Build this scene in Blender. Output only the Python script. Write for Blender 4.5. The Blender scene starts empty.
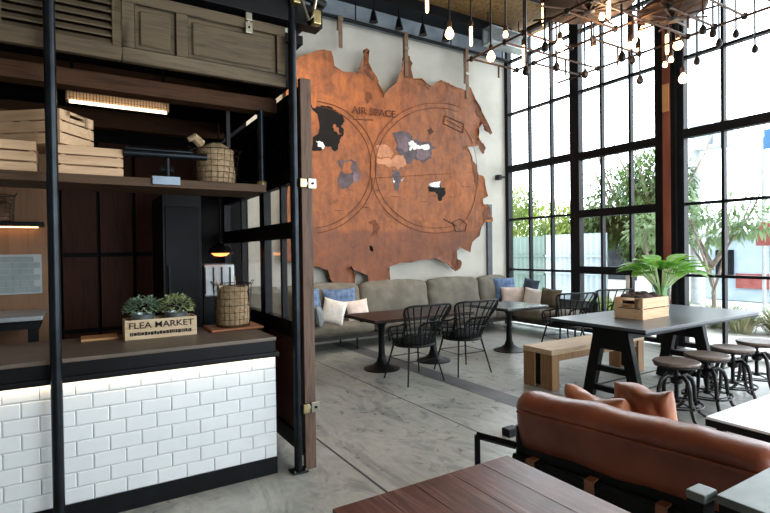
import bpy, bmesh, math, random
from mathutils import Vector, Matrix, noise
PI = math.pi; R = math.radians
sc = bpy.context.scene; C = sc.collection
rnd = random.Random(7)

# ---------------- camera, world, exposure ----------------
cam_d = bpy.data.cameras.new('camera'); cam = bpy.data.objects.new('camera', cam_d); C.objects.link(cam)
cam_d.sensor_width = 36; cam_d.lens = 36*504.95/770; cam_d.clip_start = .03; cam_d.clip_end = 200
yaw, pit, rol = R(31.4925), R(-.636), R(-.7789)
fw = Vector((math.sin(yaw)*math.cos(pit), math.cos(yaw)*math.cos(pit), math.sin(pit)))
rt = Vector((math.cos(yaw), -math.sin(yaw), 0)); up = rt.cross(fw)
r2 = rt*math.cos(rol)+up*math.sin(rol); u2 = -rt*math.sin(rol)+up*math.cos(rol)
M = Matrix((r2, u2, -fw)).transposed().to_4x4(); M.translation = (0, 0, 1.5); cam.matrix_world = M
sc.camera = cam
w = bpy.data.worlds.new('sky'); sc.world = w; w.use_nodes = True
bg = w.node_tree.nodes['Background']; bg.inputs[0].default_value = (.84, .93, 1, 1); bg.inputs[1].default_value = 8.2
sc.view_settings.view_transform = 'Standard'; sc.view_settings.look = 'None'
sc.view_settings.exposure = 0.0; sc.view_settings.gamma = 1; sc.view_settings.use_curve_mapping = False
def portal(loc, rot, sx, sy):
    l = bpy.data.lights.new('window_portal', 'AREA'); l.shape = 'RECTANGLE'; l.size = sx; l.size_y = sy; l.cycles.is_portal = True
    o = bpy.data.objects.new('window_portal', l); C.objects.link(o); o.location = loc; o.rotation_euler = rot
portal((7.75, 2.3, 2.9), (0, R(90), 0), 5.8, 10.6)
portal((4.4, -3.15, 2.2), (R(90), 0, 0), 5.6, 4.4)

# ---------------- materials ----------------
def leafmat(name, c1, c2, scale=3):
    m, nt, b = base(name, .5); f = nz(nt, coords(nt), scale); c = ramp(nt, f, [(.35, srgb(c1)), (.65, srgb(c2))]); nt.links.new(c, b.inputs['Base Color'])
    t = nt.nodes.new('ShaderNodeBsdfTranslucent'); nt.links.new(c, t.inputs[0]); x = nt.nodes.new('ShaderNodeMixShader'); x.inputs[0].default_value = .45
    o = [n for n in nt.nodes if n.type == 'OUTPUT_MATERIAL'][0]; nt.links.new(b.outputs[0], x.inputs[1]); nt.links.new(t.outputs[0], x.inputs[2]); nt.links.new(x.outputs[0], o.inputs[0]); return m
def srgb(h):
    h = h.lstrip('#'); return tuple((lambda c: c/12.92 if c <= .04045 else ((c+.055)/1.055)**2.4)(int(h[i:i+2], 16)/255) for i in (0, 2, 4))
def base(name, rough=.5, metal=0.):
    m = bpy.data.materials.new(name); m.use_nodes = True; nt = m.node_tree; b = nt.nodes['Principled BSDF']
    b.inputs['Roughness'].default_value = rough; b.inputs['Metallic'].default_value = metal
    return m, nt, b
def coords(nt, scale=(1, 1, 1)):
    tc = nt.nodes.new('ShaderNodeTexCoord'); mp = nt.nodes.new('ShaderNodeMapping'); mp.inputs['Scale'].default_value = scale
    nt.links.new(tc.outputs['Object'], mp.inputs['Vector']); return mp.outputs['Vector']
def ramp(nt, fac, stops):
    r = nt.nodes.new('ShaderNodeValToRGB'); e = r.color_ramp.elements
    while len(e) < len(stops): e.new(.5)
    for k, (p, c) in enumerate(stops): e[k].position = p; e[k].color = (*c, 1)
    nt.links.new(fac, r.inputs[0]); return r.outputs[0]
def nz(nt, vec, scale, detail=4, rough=.55, dist=0):
    n = nt.nodes.new('ShaderNodeTexNoise'); n.inputs['Scale'].default_value = scale; n.inputs['Detail'].default_value = detail
    n.inputs['Roughness'].default_value = rough; n.inputs['Distortion'].default_value = dist; nt.links.new(vec, n.inputs['Vector']); return n.outputs['Fac']
def bump(nt, b, h, s=.2, d=.01):
    bp = nt.nodes.new('ShaderNodeBump'); bp.inputs['Strength'].default_value = s; bp.inputs['Distance'].default_value = d
    nt.links.new(h, bp.inputs['Height']); nt.links.new(bp.outputs[0], b.inputs['Normal'])
def mix(nt, f, a, c, mode='MIX'):
    m = nt.nodes.new('ShaderNodeMix'); m.data_type = 'RGBA'; m.blend_type = mode
    if isinstance(f, (int, float)): m.inputs[0].default_value = f
    else: nt.links.new(f, m.inputs[0])
    for i, v in ((6, a), (7, c)):
        if isinstance(v, tuple): m.inputs[i].default_value = (*v, 1)
        else: nt.links.new(v, m.inputs[i])
    return m.outputs[2]
def plain(name, c1, c2=None, rough=.5, metal=0, scale=6, sc3=(1, 1, 1), bs=0, bd=.003, lo=.35, hi=.65, bscale=None):
    m, nt, b = base(name, rough, metal); c1 = srgb(c1); c2 = srgb(c2) if c2 else c1
    v = coords(nt, sc3); f = nz(nt, v, scale)
    nt.links.new(ramp(nt, f, [(lo, c1), (hi, c2)]), b.inputs['Base Color'])
    if bs: bump(nt, b, nz(nt, v, bscale or scale*3), bs, bd)
    return m
def wood(name, c1, c2, c3=None, ax='x', rough=.5, scale=3, bs=.15):
    s = {'x': (1, 14, 14), 'y': (14, 1, 14), 'z': (14, 14, 1)}[ax]
    m, nt, b = base(name, rough); v = coords(nt, s); f = nz(nt, v, scale, 6, .65, .6)
    stops = [(.3, srgb(c1)), (.55, srgb(c2)), (.75, srgb(c3 or c1))]
    nt.links.new(ramp(nt, f, stops), b.inputs['Base Color']); bump(nt, b, f, bs, .004); return m
def emit(name, col, s):
    m, nt, b = base(name); b.inputs['Base Color'].default_value = (*srgb(col), 1); b.inputs['Emission Color'].default_value = (*srgb(col), 1); b.inputs['Emission Strength'].default_value = s; return m
def glassy(name, tint=(1, 1, 1), refl=.06):
    m = bpy.data.materials.new(name); m.use_nodes = True; nt = m.node_tree; nt.nodes.clear()
    o = nt.nodes.new('ShaderNodeOutputMaterial'); t = nt.nodes.new('ShaderNodeBsdfTransparent'); t.inputs[0].default_value = (*tint, 1)
    g = nt.nodes.new('ShaderNodeBsdfGlossy'); g.inputs['Roughness'].default_value = .02; x = nt.nodes.new('ShaderNodeMixShader')
    lw = nt.nodes.new('ShaderNodeLayerWeight'); pw = nt.nodes.new('ShaderNodeMath'); pw.operation = 'POWER'; pw.inputs[1].default_value = 4; nt.links.new(lw.outputs['Facing'], pw.inputs[0])
    ma = nt.nodes.new('ShaderNodeMath'); ma.operation = 'MULTIPLY_ADD'; ma.inputs[1].default_value = .6; ma.inputs[2].default_value = .03; nt.links.new(pw.outputs[0], ma.inputs[0]); nt.links.new(ma.outputs[0], x.inputs[0])
    nt.links.new(t.outputs[0], x.inputs[1]); nt.links.new(g.outputs[0], x.inputs[2]); nt.links.new(x.outputs[0], o.inputs[0]); return m

def floor_mat():
    m, nt, b = base('polished_concrete', .38); v = coords(nt)
    f1 = nz(nt, v, .9, 6, .6, .8); f2 = nz(nt, v, 5, 8, .7, 1.5); f3 = nz(nt, coords(nt, (1, .35, 1)), 2.4, 7, .65, 2.2)
    c = ramp(nt, f1, [(.3, srgb('#8d9491')), (.5, srgb('#a9aea9')), (.7, srgb('#c2c0b7'))])
    c = mix(nt, .45, c, ramp(nt, f2, [(.35, srgb('#5e6360')), (.65, srgb('#c4c3bb'))]))
    c = mix(nt, .42, c, ramp(nt, f3, [(.40, srgb('#4e5453')), (.5, srgb('#aca99f')), (.6, srgb('#83857f'))]))
    nt.links.new(c, b.inputs['Base Color'])
    nt.links.new(ramp(nt, f2, [(.3, (.22, .22, .22)), (.7, (.5, .5, .5))]), b.inputs['Roughness']); bump(nt, b, f2, .12, .004); return m
def hide_mat():
    m, nt, b = base('tan_hide', .62); v = coords(nt)
    f1 = nz(nt, v, .75, 4, .6, .4); f2 = nz(nt, v, 5, 7, .7, .8); f3 = nz(nt, coords(nt, (1, 1, .3)), 12, 5, .6)
    c = ramp(nt, f1, [(.32, srgb('#4d2a10')), (.5, srgb('#7e4517')), (.66, srgb('#a4571b'))])
    c = mix(nt, .42, c, ramp(nt, f2, [(.35, srgb('#4e2612')), (.62, srgb('#bd6c2e'))])); c = mix(nt, .25, c, ramp(nt, f3, [(.4, srgb('#6a3415')), (.6, srgb('#b8682c'))]))
    # the lower hem of the hide is darker brown, along a wavy edge
    tc = nt.nodes.new('ShaderNodeTexCoord'); sx = nt.nodes.new('ShaderNodeSeparateXYZ'); nt.links.new(tc.outputs['Object'], sx.inputs[0])
    ad = nt.nodes.new('ShaderNodeMath'); ad.operation = 'MULTIPLY_ADD'; ad.inputs[1].default_value = .5; nt.links.new(f1, ad.inputs[0]); nt.links.new(sx.outputs[2], ad.inputs[2])
    mr = nt.nodes.new('ShaderNodeMapRange'); mr.inputs[1].default_value = 2.12; mr.inputs[2].default_value = 2.05; nt.links.new(ad.outputs[0], mr.inputs[0])
    c = mix(nt, mr.outputs[0], c, mix(nt, .5, c, srgb('#5c3020'), 'MIX')); nt.links.new(c, b.inputs['Base Color'])
    bump(nt, b, f2, .35, .015); return m
def tile_mat():
    m, nt, b = base('white_glazed_tile', .12); v = coords(nt); f = nz(nt, v, 4)
    nt.links.new(ramp(nt, f, [(.3, srgb('#e6ebed')), (.7, srgb('#eff3f4'))]), b.inputs['Base Color']); return m
def straw():
    m, nt, b = base('straw_matting', .8); f = nz(nt, coords(nt, (18, 5, 1)), 2.2, 6, .7, 1.2)
    nt.links.new(ramp(nt, f, [(.3, srgb('#3c2c18')), (.5, srgb('#8d6a3a')), (.7, srgb('#c79c5c'))]), b.inputs['Base Color']); bump(nt, b, f, .6, .03); return m
def planks(name):
    m, nt, b = base(name, .33); f = nz(nt, coords(nt, (16, 1, 1)), 3, 8, .7, .7); f2 = nz(nt, coords(nt, (1.5, 1, 1)), 5, 3)
    c = ramp(nt, f, [(.3, srgb('#35201c')), (.5, srgb('#5a3a34')), (.72, srgb('#93736a'))])
    c = mix(nt, .35, c, ramp(nt, f2, [(.35, srgb('#2f1712')), (.65, srgb('#76493c'))])); nt.links.new(c, b.inputs['Base Color']); bump(nt, b, f, .3, .003); return m

K = dict(
 floor=floor_mat(), concrete=plain('pale_concrete_wall', '#b5b1a6', '#c9c5ba', .85, scale=1.3, bs=.1),
 dark_wall=plain('dark_wall', '#0f0d0c', '#181412', .8, scale=2), plaster=plain('side_wall_plaster', '#8d8b85', '#99968f', .85, scale=1.2),
 black=plain('black_steel', '#0a0b0c', '#111315', .45, .1, scale=8, bs=.03), steel=plain('blued_steel', '#14181c', '#242a30', .32, .7, scale=7),
 frame=plain('window_frame_paint', '#0e0f11', '#16181b', .5, 0, scale=5), rust=plain('rusty_column_paint', '#6b3526', '#8f4f3a', .6, scale=4, sc3=(1, 1, .3)),
 glass=glassy('window_glass'), tile=tile_mat(), grout=plain('grey_grout', '#9ba0a3', '#a8adb0', .8), kick=plain('black_kick_board', '#0b0d10', '#15191d', .55, scale=9, lo=.45, hi=.8),
 top=wood('counter_top_wood', '#4a4038', '#6b5d50', '#57493d', 'x', .45), shelf=wood('dark_shelf_board', '#35271c', '#57412f', '#40301f', 'x', .6),
 beam=wood('brown_timber_beam', '#2a1a0f', '#4f331f', '#382416', 'x', .7), shutter=wood('weathered_shutter_wood', '#3b3022', '#5f4f39', '#4b3d2b', 'x', .75),
 post=wood('weathered_door_wood', '#3a2a22', '#6a5242', '#4d3b30', 'z', .75), leafwood=wood('reddish_door_wood', '#3a1c10', '#6e3d26', '#4b2918', 'z', .55),
 panel=wood('dark_panel_wood', '#24100a', '#43200f', '#2b140b', 'z', .6), pine=wood('pale_pine', '#bb9470', '#d2ae88', '#b58a66', 'x', .6, 2, .08),
 pinebox=wood('aged_pine', '#b99c76', '#d6bd9a', '#b08c64', 'x', .65, 2, .08), nicol=wood('warm_partition_wood', '#6a4b34', '#7f5c40', '#5e432e', 'z', .7, 1),
 bench=wood('oak_bench_wood', '#a2866c', '#cbb08c', '#b09474', 'x', .6), benchleg=wood('oak_bench_leg_wood', '#6b4c30', '#96714a', '#7a593a', 'z', .6),  # same oak: top coloured paler as if lit, legs darker
 grey_top=wood('grey_stained_top', '#33373b', '#484d53', '#393e43', 'x', .34, 2, .05), tab_brown=wood('walnut_top', '#21150f', '#3f281c', '#2c1b13', 'x', .35),
 tab_dark=plain('dark_grey_tabletop', '#363a39', '#464a49', .25, scale=5), planks=planks('reddish_plank_top'), stoolwood=wood('smoked_stool_wood', '#40342d', '#6a5a50', '#4d4038', 'x', .38, 2),
 iron=plain('cast_iron', '#151313', '#241f1e', .42, .5, scale=12), brass=plain('aged_brass', '#8b7a50', '#b5a67c', .35, .85, scale=15), chrome=plain('bright_clamp_metal', '#8f8a7a', '#b3ad9c', .3, .8),
 sofa=plain('khaki_canvas', '#69645a', '#7d776b', .85, scale=5, bs=.25, bd=.01, bscale=9), sofa_base=plain('dark_sofa_base', '#2a2a27', '#33332f', .8),
 white_c=plain('off_white_linen', '#e2dbd2', '#f0ebe4', .9, scale=30, bs=.1), pink_c=plain('blush_linen', '#d9c3b6', '#ead9cd', .9, scale=9), blue_c=plain('denim_blue_linen', '#45597a', '#6d84a3', .9, scale=14),
 olive_c=plain('olive_brown_linen', '#5d5342', '#756a55', .9, scale=10), slate_c=plain('slate_blue_linen', '#3b4759', '#4d5b70', .9, scale=9), grey_c=plain('grey_linen', '#6f7678', '#868c8d', .9, scale=9),
 hide=hide_mat(), hideback=plain('hide_suede_edge', '#5b3521', '#77492f', .8), blackfur=plain('black_fur', '#060505', '#150d09', .7, scale=9), whitefur=plain('white_fur', '#cfc9c0', '#ffffff', .8),
 lilac=plain('lilac_dye', '#5d4a50', '#7c666c', .7, scale=7), navy=plain('dusky_blue_dye', '#40363c', '#5b4c50', .7, scale=9), peach=plain('peach_dye', '#a86e4c', '#c58a66', .7, scale=7), ink=plain('burnt_ink', '#43200f', '#552a14', .8, scale=20), fadeink=plain('faded_ink', '#5f3014', '#74401f', .8, scale=20),
 strap=plain('leather_strap', '#6d5541', '#8a6d55', .7), leather=plain('cognac_leather', '#643021', '#874832', .34, scale=3, bs=.35, bd=.012, bscale=9), leather2=plain('rosy_cognac_leather', '#82492f', '#ac7455', .38, scale=4, bs=.3, bd=.012, bscale=7),
 weave=plain('black_cane', '#0b0c0d', '#151718', .45, scale=20), seatpad=plain('grey_seat_pad', '#232524', '#303230', .9), trestle=plain('black_trestle_wood', '#08090a', '#0f1011', .5, scale=9, sc3=(1, 1, .2)),
 white_t=plain('white_laminate', '#eef1f2', '#f5f7f7', .3, scale=2), green_t=plain('grey_green_slate', '#5f6a66', '#74807a', .4, scale=8, bs=.1), 
 leaf=leafmat('fresh_green_leaf', '#5c9a34', '#9ccc58', 9), leafd=leafmat('mid_green_leaf', '#2c4424', '#5c7a40', 1.3), leafy=leafmat('yellow_green_leaf', '#56702a', '#8c9c46', 1.3), leafp=leafmat('pale_green_leaf', '#5f7850', '#8ea478', 1.3),
 sage=plain('sage_leaf', '#6f8f70', '#a5bda0', .6, scale=25), sagey=plain('yellow_sage_leaf', '#84985c', '#bcc290', .6, scale=25), bark=plain('pale_bark', '#6e6257', '#93877a', .85, scale=9), tin=plain('galvanised_tin', '#7d868a', '#9aa3a6', .35, .7, scale=14),
 soil=plain('dark_soil', '#1d1511', '#2b201a', .95, scale=40), sack=plain('burlap', '#94795a', '#b39a78', .95, scale=40, bs=.5, bd=.004), wire=plain('dark_wire', '#2a2623', '#3a3430', .4, .7), cone=plain('brown_husk', '#24150f', '#452a1e', .7, scale=25, bs=.5, bd=.01),
 straw=straw(), duct=plain('galvanised_duct', '#9fa5a8', '#b9bec0', .4, .5), greyp=plain('grey_blue_panel', '#6f7a85', '#8a949c', .7, scale=3), copper=plain('copper_brown_metal', '#3a271e', '#5c3f2e', .45, .6, scale=9),
 bulb=emit('warm_filament_bulb', '#ffc98a', 9), led=emit('warm_led_strip', '#ffe3bd', 14), tubelight=emit('white_tube_light', '#ffe6c4', 5), hotlamp=emit('amber_lamp', '#ff9a50', 3),
 fence_g=plain('green_grey_cladding', '#3f534b', '#4c6057', .6, scale=2), fence_w=plain('white_blue_cladding', '#7c888f', '#88939a', .6, scale=2), ground=plain('pale_terrace', '#b9b8b3', '#c9c8c4', .8, scale=1.5), 
 wallw=plain('white_render', '#b4b4b2', '#c2c1be', .85, scale=2), wallb=plain('pale_blue_render', '#8e9fae', '#9fadb9', .85, scale=2), red=plain('red_sign', '#7e3a36', '#8c4c46', .6), bluesign=plain('blue_sign', '#28567e', '#336590', .6), grass_m=plain('dry_grass', '#6f7d55', '#a09c7c', .8, scale=1), shirt=plain('grey_metal_case', '#8b9093', '#9da3a6', .5),
 gold=plain('warm_ply', '#b98552', '#c99563', .6), vase=glassy('clear_vase_glass', (.86, .93, .9)), stem=plain('pale_green_stem', '#a9c48a', '#c6d8a8', .5), ceramic=plain('grey_crockery', '#4c4f50', '#6a6d6e', .5), blacktext=plain('black_stencil', '#17130f', '#241d16', .8),
)

for n_ in ('black', 'frame', 'kick', 'trestle', 'blackfur', 'dark_wall', 'weave', 'seatpad', 'tab_brown', 'panel', 'beam', 'shelf', 'sofa'):
    K[n_].node_tree.nodes['Principled BSDF'].inputs['Specular IOR Level'].default_value = .2
# ---------------- mesh helpers ----------------
def xf(loc=(0, 0, 0), rz=0, rx=0, ry=0): return Matrix.Translation(loc) @ Matrix.Rotation(rz, 4, 'Z') @ Matrix.Rotation(ry, 4, 'Y') @ Matrix.Rotation(rx, 4, 'X')
class MB:
    def __init__(s): s.v = []; s.f = []
    def add(s, vs, fs, m=None):
        k = len(s.v); s.v += [tuple(m @ Vector(p)) if m else tuple(p) for p in vs]; s.f += [tuple(i+k for i in f) for f in fs]; return s
    def box(s, a, b, m=None):
        (x0, y0, z0), (x1, y1, z1) = a, b
        return s.add([(x0, y0, z0), (x1, y0, z0), (x1, y1, z0), (x0, y1, z0), (x0, y0, z1), (x1, y0, z1), (x1, y1, z1), (x0, y1, z1)],
                     [(3, 2, 1, 0), (4, 5, 6, 7), (0, 1, 5, 4), (1, 2, 6, 5), (2, 3, 7, 6), (3, 0, 4, 7)], m)
    def cbox(s, c, d, m=None): return s.box([c[i]-d[i]/2 for i in range(3)], [c[i]+d[i]/2 for i in range(3)], m)
    def path(s, pts, r, n=8, closed=False, m=None, rb=None):
        P = [Vector(p) for p in pts]; N = len(P); rs = r if isinstance(r, (list, tuple)) else [r]*N; V = []; prev = None
        for i in range(N):
            t = (P[(i+1) % N]-P[i-1]) if closed else (P[min(i+1, N-1)]-P[max(i-1, 0)]); t.normalize()
            if prev is None: a = Vector((0, 0, 1)) if abs(t.z) < .9 else Vector((1, 0, 0)); u = t.cross(a).normalized()
            else: u = (prev-t*prev.dot(t)).normalized()
            prev = u; v = t.cross(u)
            for j in range(n):
                a = 2*PI*j/n; V.append(P[i]+(u*math.cos(a)+v*math.sin(a)*(rb or 1))*rs[i])
        F = []
        for i in range(N if closed else N-1):
            for j in range(n): F.append((i*n+j, i*n+(j+1) % n, ((i+1) % N)*n+(j+1) % n, ((i+1) % N)*n+j))
        if not closed: F.append(tuple(range(n))[::-1]); F.append(tuple((N-1)*n+j for j in range(n)))
        return s.add([tuple(p) for p in V], F, m)
    def lathe(s, prof, c=(0, 0, 0), n=24, m=None):
        V = []; F = []
        for (r, z) in prof:
            for j in range(n): a = 2*PI*j/n; V.append((c[0]+r*math.cos(a), c[1]+r*math.sin(a), c[2]+z))
        for i in range(len(prof)-1):
            for j in range(n): F.append((i*n+j, i*n+(j+1) % n, (i+1)*n+(j+1) % n, (i+1)*n+j))
        F.append(tuple(range(n))[::-1]); F.append(tuple((len(prof)-1)*n+j for j in range(n)))
        return s.add(V, F, m)
    def prism(s, poly, d0, d1, ax='y', m=None):
        q = {'y': lambda p, d: (p[0], d, p[1]), 'x': lambda p, d: (d, p[0], p[1]), 'z': lambda p, d: (p[0], p[1], d)}[ax]; n = len(poly)
        return s.add([q(p, d0) for p in poly]+[q(p, d1) for p in poly], [tuple(range(n)), tuple(range(2*n-1, n-1, -1))]+[(i, n+i, n+(i+1) % n, (i+1) % n) for i in range(n)], m)
    def pillow(s, w, h, t, m=None, n=14, wr=.01, sq=.5, seed=0, sag=0):
        V = []; F = []
        for side in (1, -1):
            for i in range(n+1):
                for j in range(n+1):
                    u = 2*i/n-1; v = 2*j/n-1; k = (max(0, 1-abs(u)**2.6)*max(0, 1-abs(v)**2.6))**sq
                    pin = 1-.07*(1-abs(u)**2)*abs(v)**3; pin2 = 1-.07*(1-abs(v)**2)*abs(u)**3
                    x = u*w/2*pin2; y = v*h/2*pin; nn = noise.noise(Vector((x*7+seed, y*7, side*3+seed)))*wr*2+noise.noise(Vector((x*20+seed, y*20, side)))*wr*.6
                    V.append((x, side*(k*t/2)+nn*k, y-sag*(1-u*u)*max(0, v)))
        b = (n+1)**2
        for q in (0, 1):
            for i in range(n):
                for j in range(n):
                    a = q*b+i*(n+1)+j; f = (a, a+n+1, a+n+2, a+1); F.append(f[::-1] if q == 0 else f)
        return s.add(V, F, m)
    def leaf(s, p, d, L, W, bend=.2, up=None, n=3):
        d = Vector(d).normalized(); upv = Vector(up or (0, 0, 1)); sd = d.cross(upv)
        if sd.length < .01: sd = Vector((1, 0, 0))
        sd.normalize(); nn = sd.cross(d); P0 = Vector(p); V = []; F = []
        for i in range(n+1):
            t = i/n; c = P0+d*L*t-nn*bend*L*t*t*-1*-1+Vector((0, 0, -bend*L*t*t*.6)); wd = W/2*math.sin(PI*(.06+.94*t)**.8) if n > 2 else W/2*(1-abs(2*t-1)*.95)
            V += [c-sd*wd+nn*wd*.25, c, c+sd*wd+nn*wd*.25]
        for i in range(n): a = i*3; F += [(a, a+1, a+4, a+3), (a+1, a+2, a+5, a+4)]
        return s.add([tuple(x) for x in V], F)
    def obj(s, name, mat, parent=None, world=False, bevel=0, smooth=40, seg=2, sub=0):
        me = bpy.data.meshes.new(name); V = s.v
        if world and parent:
            inv = Matrix.Identity(4); q = parent; ch = []
            while q: ch.append(q.matrix_basis.copy()); q = q.parent
            for mm in ch[::-1]: inv = inv @ mm
            inv = inv.inverted(); V = [tuple(inv @ Vector(p)) for p in V]
        me.from_pydata(V, [], s.f); me.validate()
        bm = bmesh.new(); bm.from_mesh(me); bmesh.ops.remove_doubles(bm, verts=bm.verts, dist=1e-5)
        if bevel: bmesh.ops.bevel(bm, geom=[e for e in bm.edges if len(e.link_faces) == 2 and e.calc_face_angle(0) > .6], offset=bevel, segments=seg, affect='EDGES', profile=.5)
        bm.to_mesh(me); bm.free()
        if smooth:
            me.shade_smooth(); me.set_sharp_from_angle(angle=R(smooth))
        me.materials.append(mat); o = bpy.data.objects.new(name, me); C.objects.link(o)
        if parent: o.parent = parent
        if bevel and smooth: wn = o.modifiers.new('wn', 'WEIGHTED_NORMAL'); wn.keep_sharp = True
        if sub: md = o.modifiers.new('s', 'SUBSURF'); md.levels = md.render_levels = sub
        return o
def tag(o, label=None, cat=None, group=None, kind=None):
    if label: o['label'] = label
    if cat: o['category'] = cat
    if group: o['group'] = group
    if kind: o['kind'] = kind
    return o
def thing(name, label, cat, loc=(0, 0, 0), rz=0, group=None):
    o = bpy.data.objects.new(name, None); o.empty_display_size = .1; C.objects.link(o); o.location = loc; o.rotation_euler = (0, 0, rz); return tag(o, label, cat, group)
def struct(name, mb, mat, parent=None, **k):
    o = mb.obj(name, mat, parent, **k)
    if not parent: o['kind'] = 'structure'
    return o
def dup(root, loc, rz, label, group=None):
    def cp(o, p):
        c = o.copy(); C.objects.link(c); c.parent = p
        for ch in kids[o.name]: cp(ch, c)
        return c
    kids = {}
    for o in bpy.data.objects: kids.setdefault(o.name, [])
    for o in list(bpy.data.objects):
        if o.parent: kids[o.parent.name].append(o)
    r = cp(root, None); r.location = loc; r.rotation_euler = (0, 0, rz); r['label'] = label
    if group: r['group'] = group
    return r
def text(name, s, size, m, mat, parent, world=False, sx=1, off=0, ext=.0015):
    cu = bpy.data.curves.new('t', 'FONT'); cu.body = s; cu.size = size; cu.align_x = 'CENTER'; cu.align_y = 'CENTER'; cu.extrude = ext; cu.offset = off
    t = bpy.data.objects.new('t', cu); C.objects.link(t); dg = bpy.context.evaluated_depsgraph_get(); me = bpy.data.meshes.new_from_object(t.evaluated_get(dg))
    vs = [v.co.copy() for v in me.vertices]; fs = [tuple(p.vertices) for p in me.polygons]; bpy.data.objects.remove(t); bpy.data.curves.remove(cu); bpy.data.meshes.remove(me)
    b = MB(); b.add([m @ Vector((v.x*sx, -v.z, v.y)) for v in vs], fs); return b.obj(name, mat, parent, world=world, smooth=0)
def arc(cx, cz, r, a0, a1, n, f): return [f(cx+r*math.cos(R(a0+(a1-a0)*i/n)), cz+r*math.sin(R(a0+(a1-a0)*i/n))) for i in range(n+1)]

# ---------------- the room ----------------
XW = 7.6; YB = 7.55; ZC = 5.9; XL = -4.0; YF = -3.0
struct('floor', MB().box((XL-.2, YF-.2, -.2), (XW+.12, YB+.2, 0)), K['floor'], smooth=0)
struct('wall_back', MB().box((XL-.2, YB, 0), (XW+.15, YB+.2, ZC)), K['concrete'], smooth=0)
struct('wall_left', MB().box((XL-.2, YF, 0), (XL, YB, ZC)), K['plaster'], smooth=0)
struct('ceiling', MB().box((XL-.2, YF-.2, ZC), (XW+.5, YB+.2, ZC+.15)), K['straw'], smooth=0)
struct('wall_front', MB().box((XL, YF-.2, 0), (1.6, YF, ZC)).box((7.2, YF-.2, 0), (XW, YF, ZC)).box((1.6, YF-.2, 4.4), (7.2, YF, ZC)), K['plaster'], smooth=0)
# joints and the dark strip in the concrete floor
struct('trim_1', MB().box((3.53, -2.9, 0), (3.79, 7.5, .002)), plain('dark_floor_channel', '#55575a', '#66686a', .5, scale=3), smooth=0)
struct('trim_2', MB().box((1.617, -2.9, 0), (1.632, 7.5, .0015)).box((2.79, -2.9, 0), (2.80, 7.5, .0012)), plain('floor_joint', '#3d4042', '#4a4d50', .8), smooth=0)
struct('trim_3', MB().box((4.86, 3.495, .001), (7.5, 3.52, .006)).box((4.4, 3.095, .001), (7.5, 3.12, .006)), K['steel'], smooth=0)

# window wall
def window(n, y0, y1, muls, trans, heavy=(), z0=.04, z1=5.8, fr=.09):
    b = MB(); d0, d1 = XW-.04, XW+.04
    b.box((XW-.06, y0, z0), (XW+.06, y0+fr, z1)); b.box((XW-.06, y1-fr, z0), (XW+.06, y1, z1)); b.box((XW-.06, y0+fr, z0), (XW+.06, y1-fr, z0+.07)); b.box((XW-.06, y0+fr, z1-.08), (XW+.06, y1-fr, z1))
    for y in muls: b.box((d0, y-.02, z0+.07), (d1, y+.02, z1-.08))
    for z in trans:
        h = .065 if z in heavy else .02; e = .012 if z in heavy else 0; b.box((d0-e-.004, y0+fr, z-h), (d1+e+.004, y1-fr, z+h))
    o = struct('window_%d' % n, b, K['frame'], smooth=0)
    MB().box((XW-.004, y0+fr/2, z0+.03), (XW+.004, y1-fr/2, z1-.03)).obj('glass', K['glass'], o, smooth=0); return o
window(1, 5.87, YB-.0, [6.40, 6.93], [1.09, 2.1, 3.13, 4.24, 5.3], (3.13,))
window(2, 4.31, 5.87, [4.83, 5.345], [1.12, 2.1, 3.11, 4.24, 5.3], (1.12, 2.1, 3.11), fr=.1)
window(3, -3.0, 4.07, [3.476-.66*k for k in range(9)], [1.085, 2.12, 3.14, 4.24, 5.3], (3.14,), fr=.09)
b = MB()
struct('trim_4', MB().box((XW-.13, 4.14, 0), (XW+.13, 4.25, ZC)), K['rust'], smooth=0)
struct('trim_5', MB().box((XW-.12, 4.07, 0), (XW+.12, 4.14, ZC)).box((XW-.12, 4.25, 0), (XW+.12, 4.31, ZC)), K['black'], smooth=0)
struct('trim_6', MB().box((XW-.15, 4.15, 3.5), (XW-.13, 4.24, 3.9)), K['gold'], smooth=0)
struct('trim_7', MB().box((7.0, 7.5, 0), (7.12, 7.55, 2.4)), plain('grey_wall_channel', '#454b50', '#50575d', .5), smooth=0)
# back-wall beam above the hide
struct('trim_8', MB().box((1.6, 7.1, 5.62), (7.5, 7.5, 5.7)).box((1.6, 7.28, 5.7), (7.5, 7.32, ZC)), K['black'], smooth=0)
struct('trim_9', MB().box((1.5, 7.48, 5.3), (7.5, 7.54, 5.62)), K['greyp'], smooth=0)
# ceiling rods
struct('trim_10', MB().path([(XL+.1, 6.0, 5.72), (7.5, 6.0, 5.72)], .025).path([(XL+.1, 5.2, 5.72), (7.5, 5.2, 5.72)], .025), K['black'])

# outside ground
struct('ground', MB().box((7.72, -25, -.2), (60, 40, -.02)), K['ground'], smooth=0)

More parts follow.
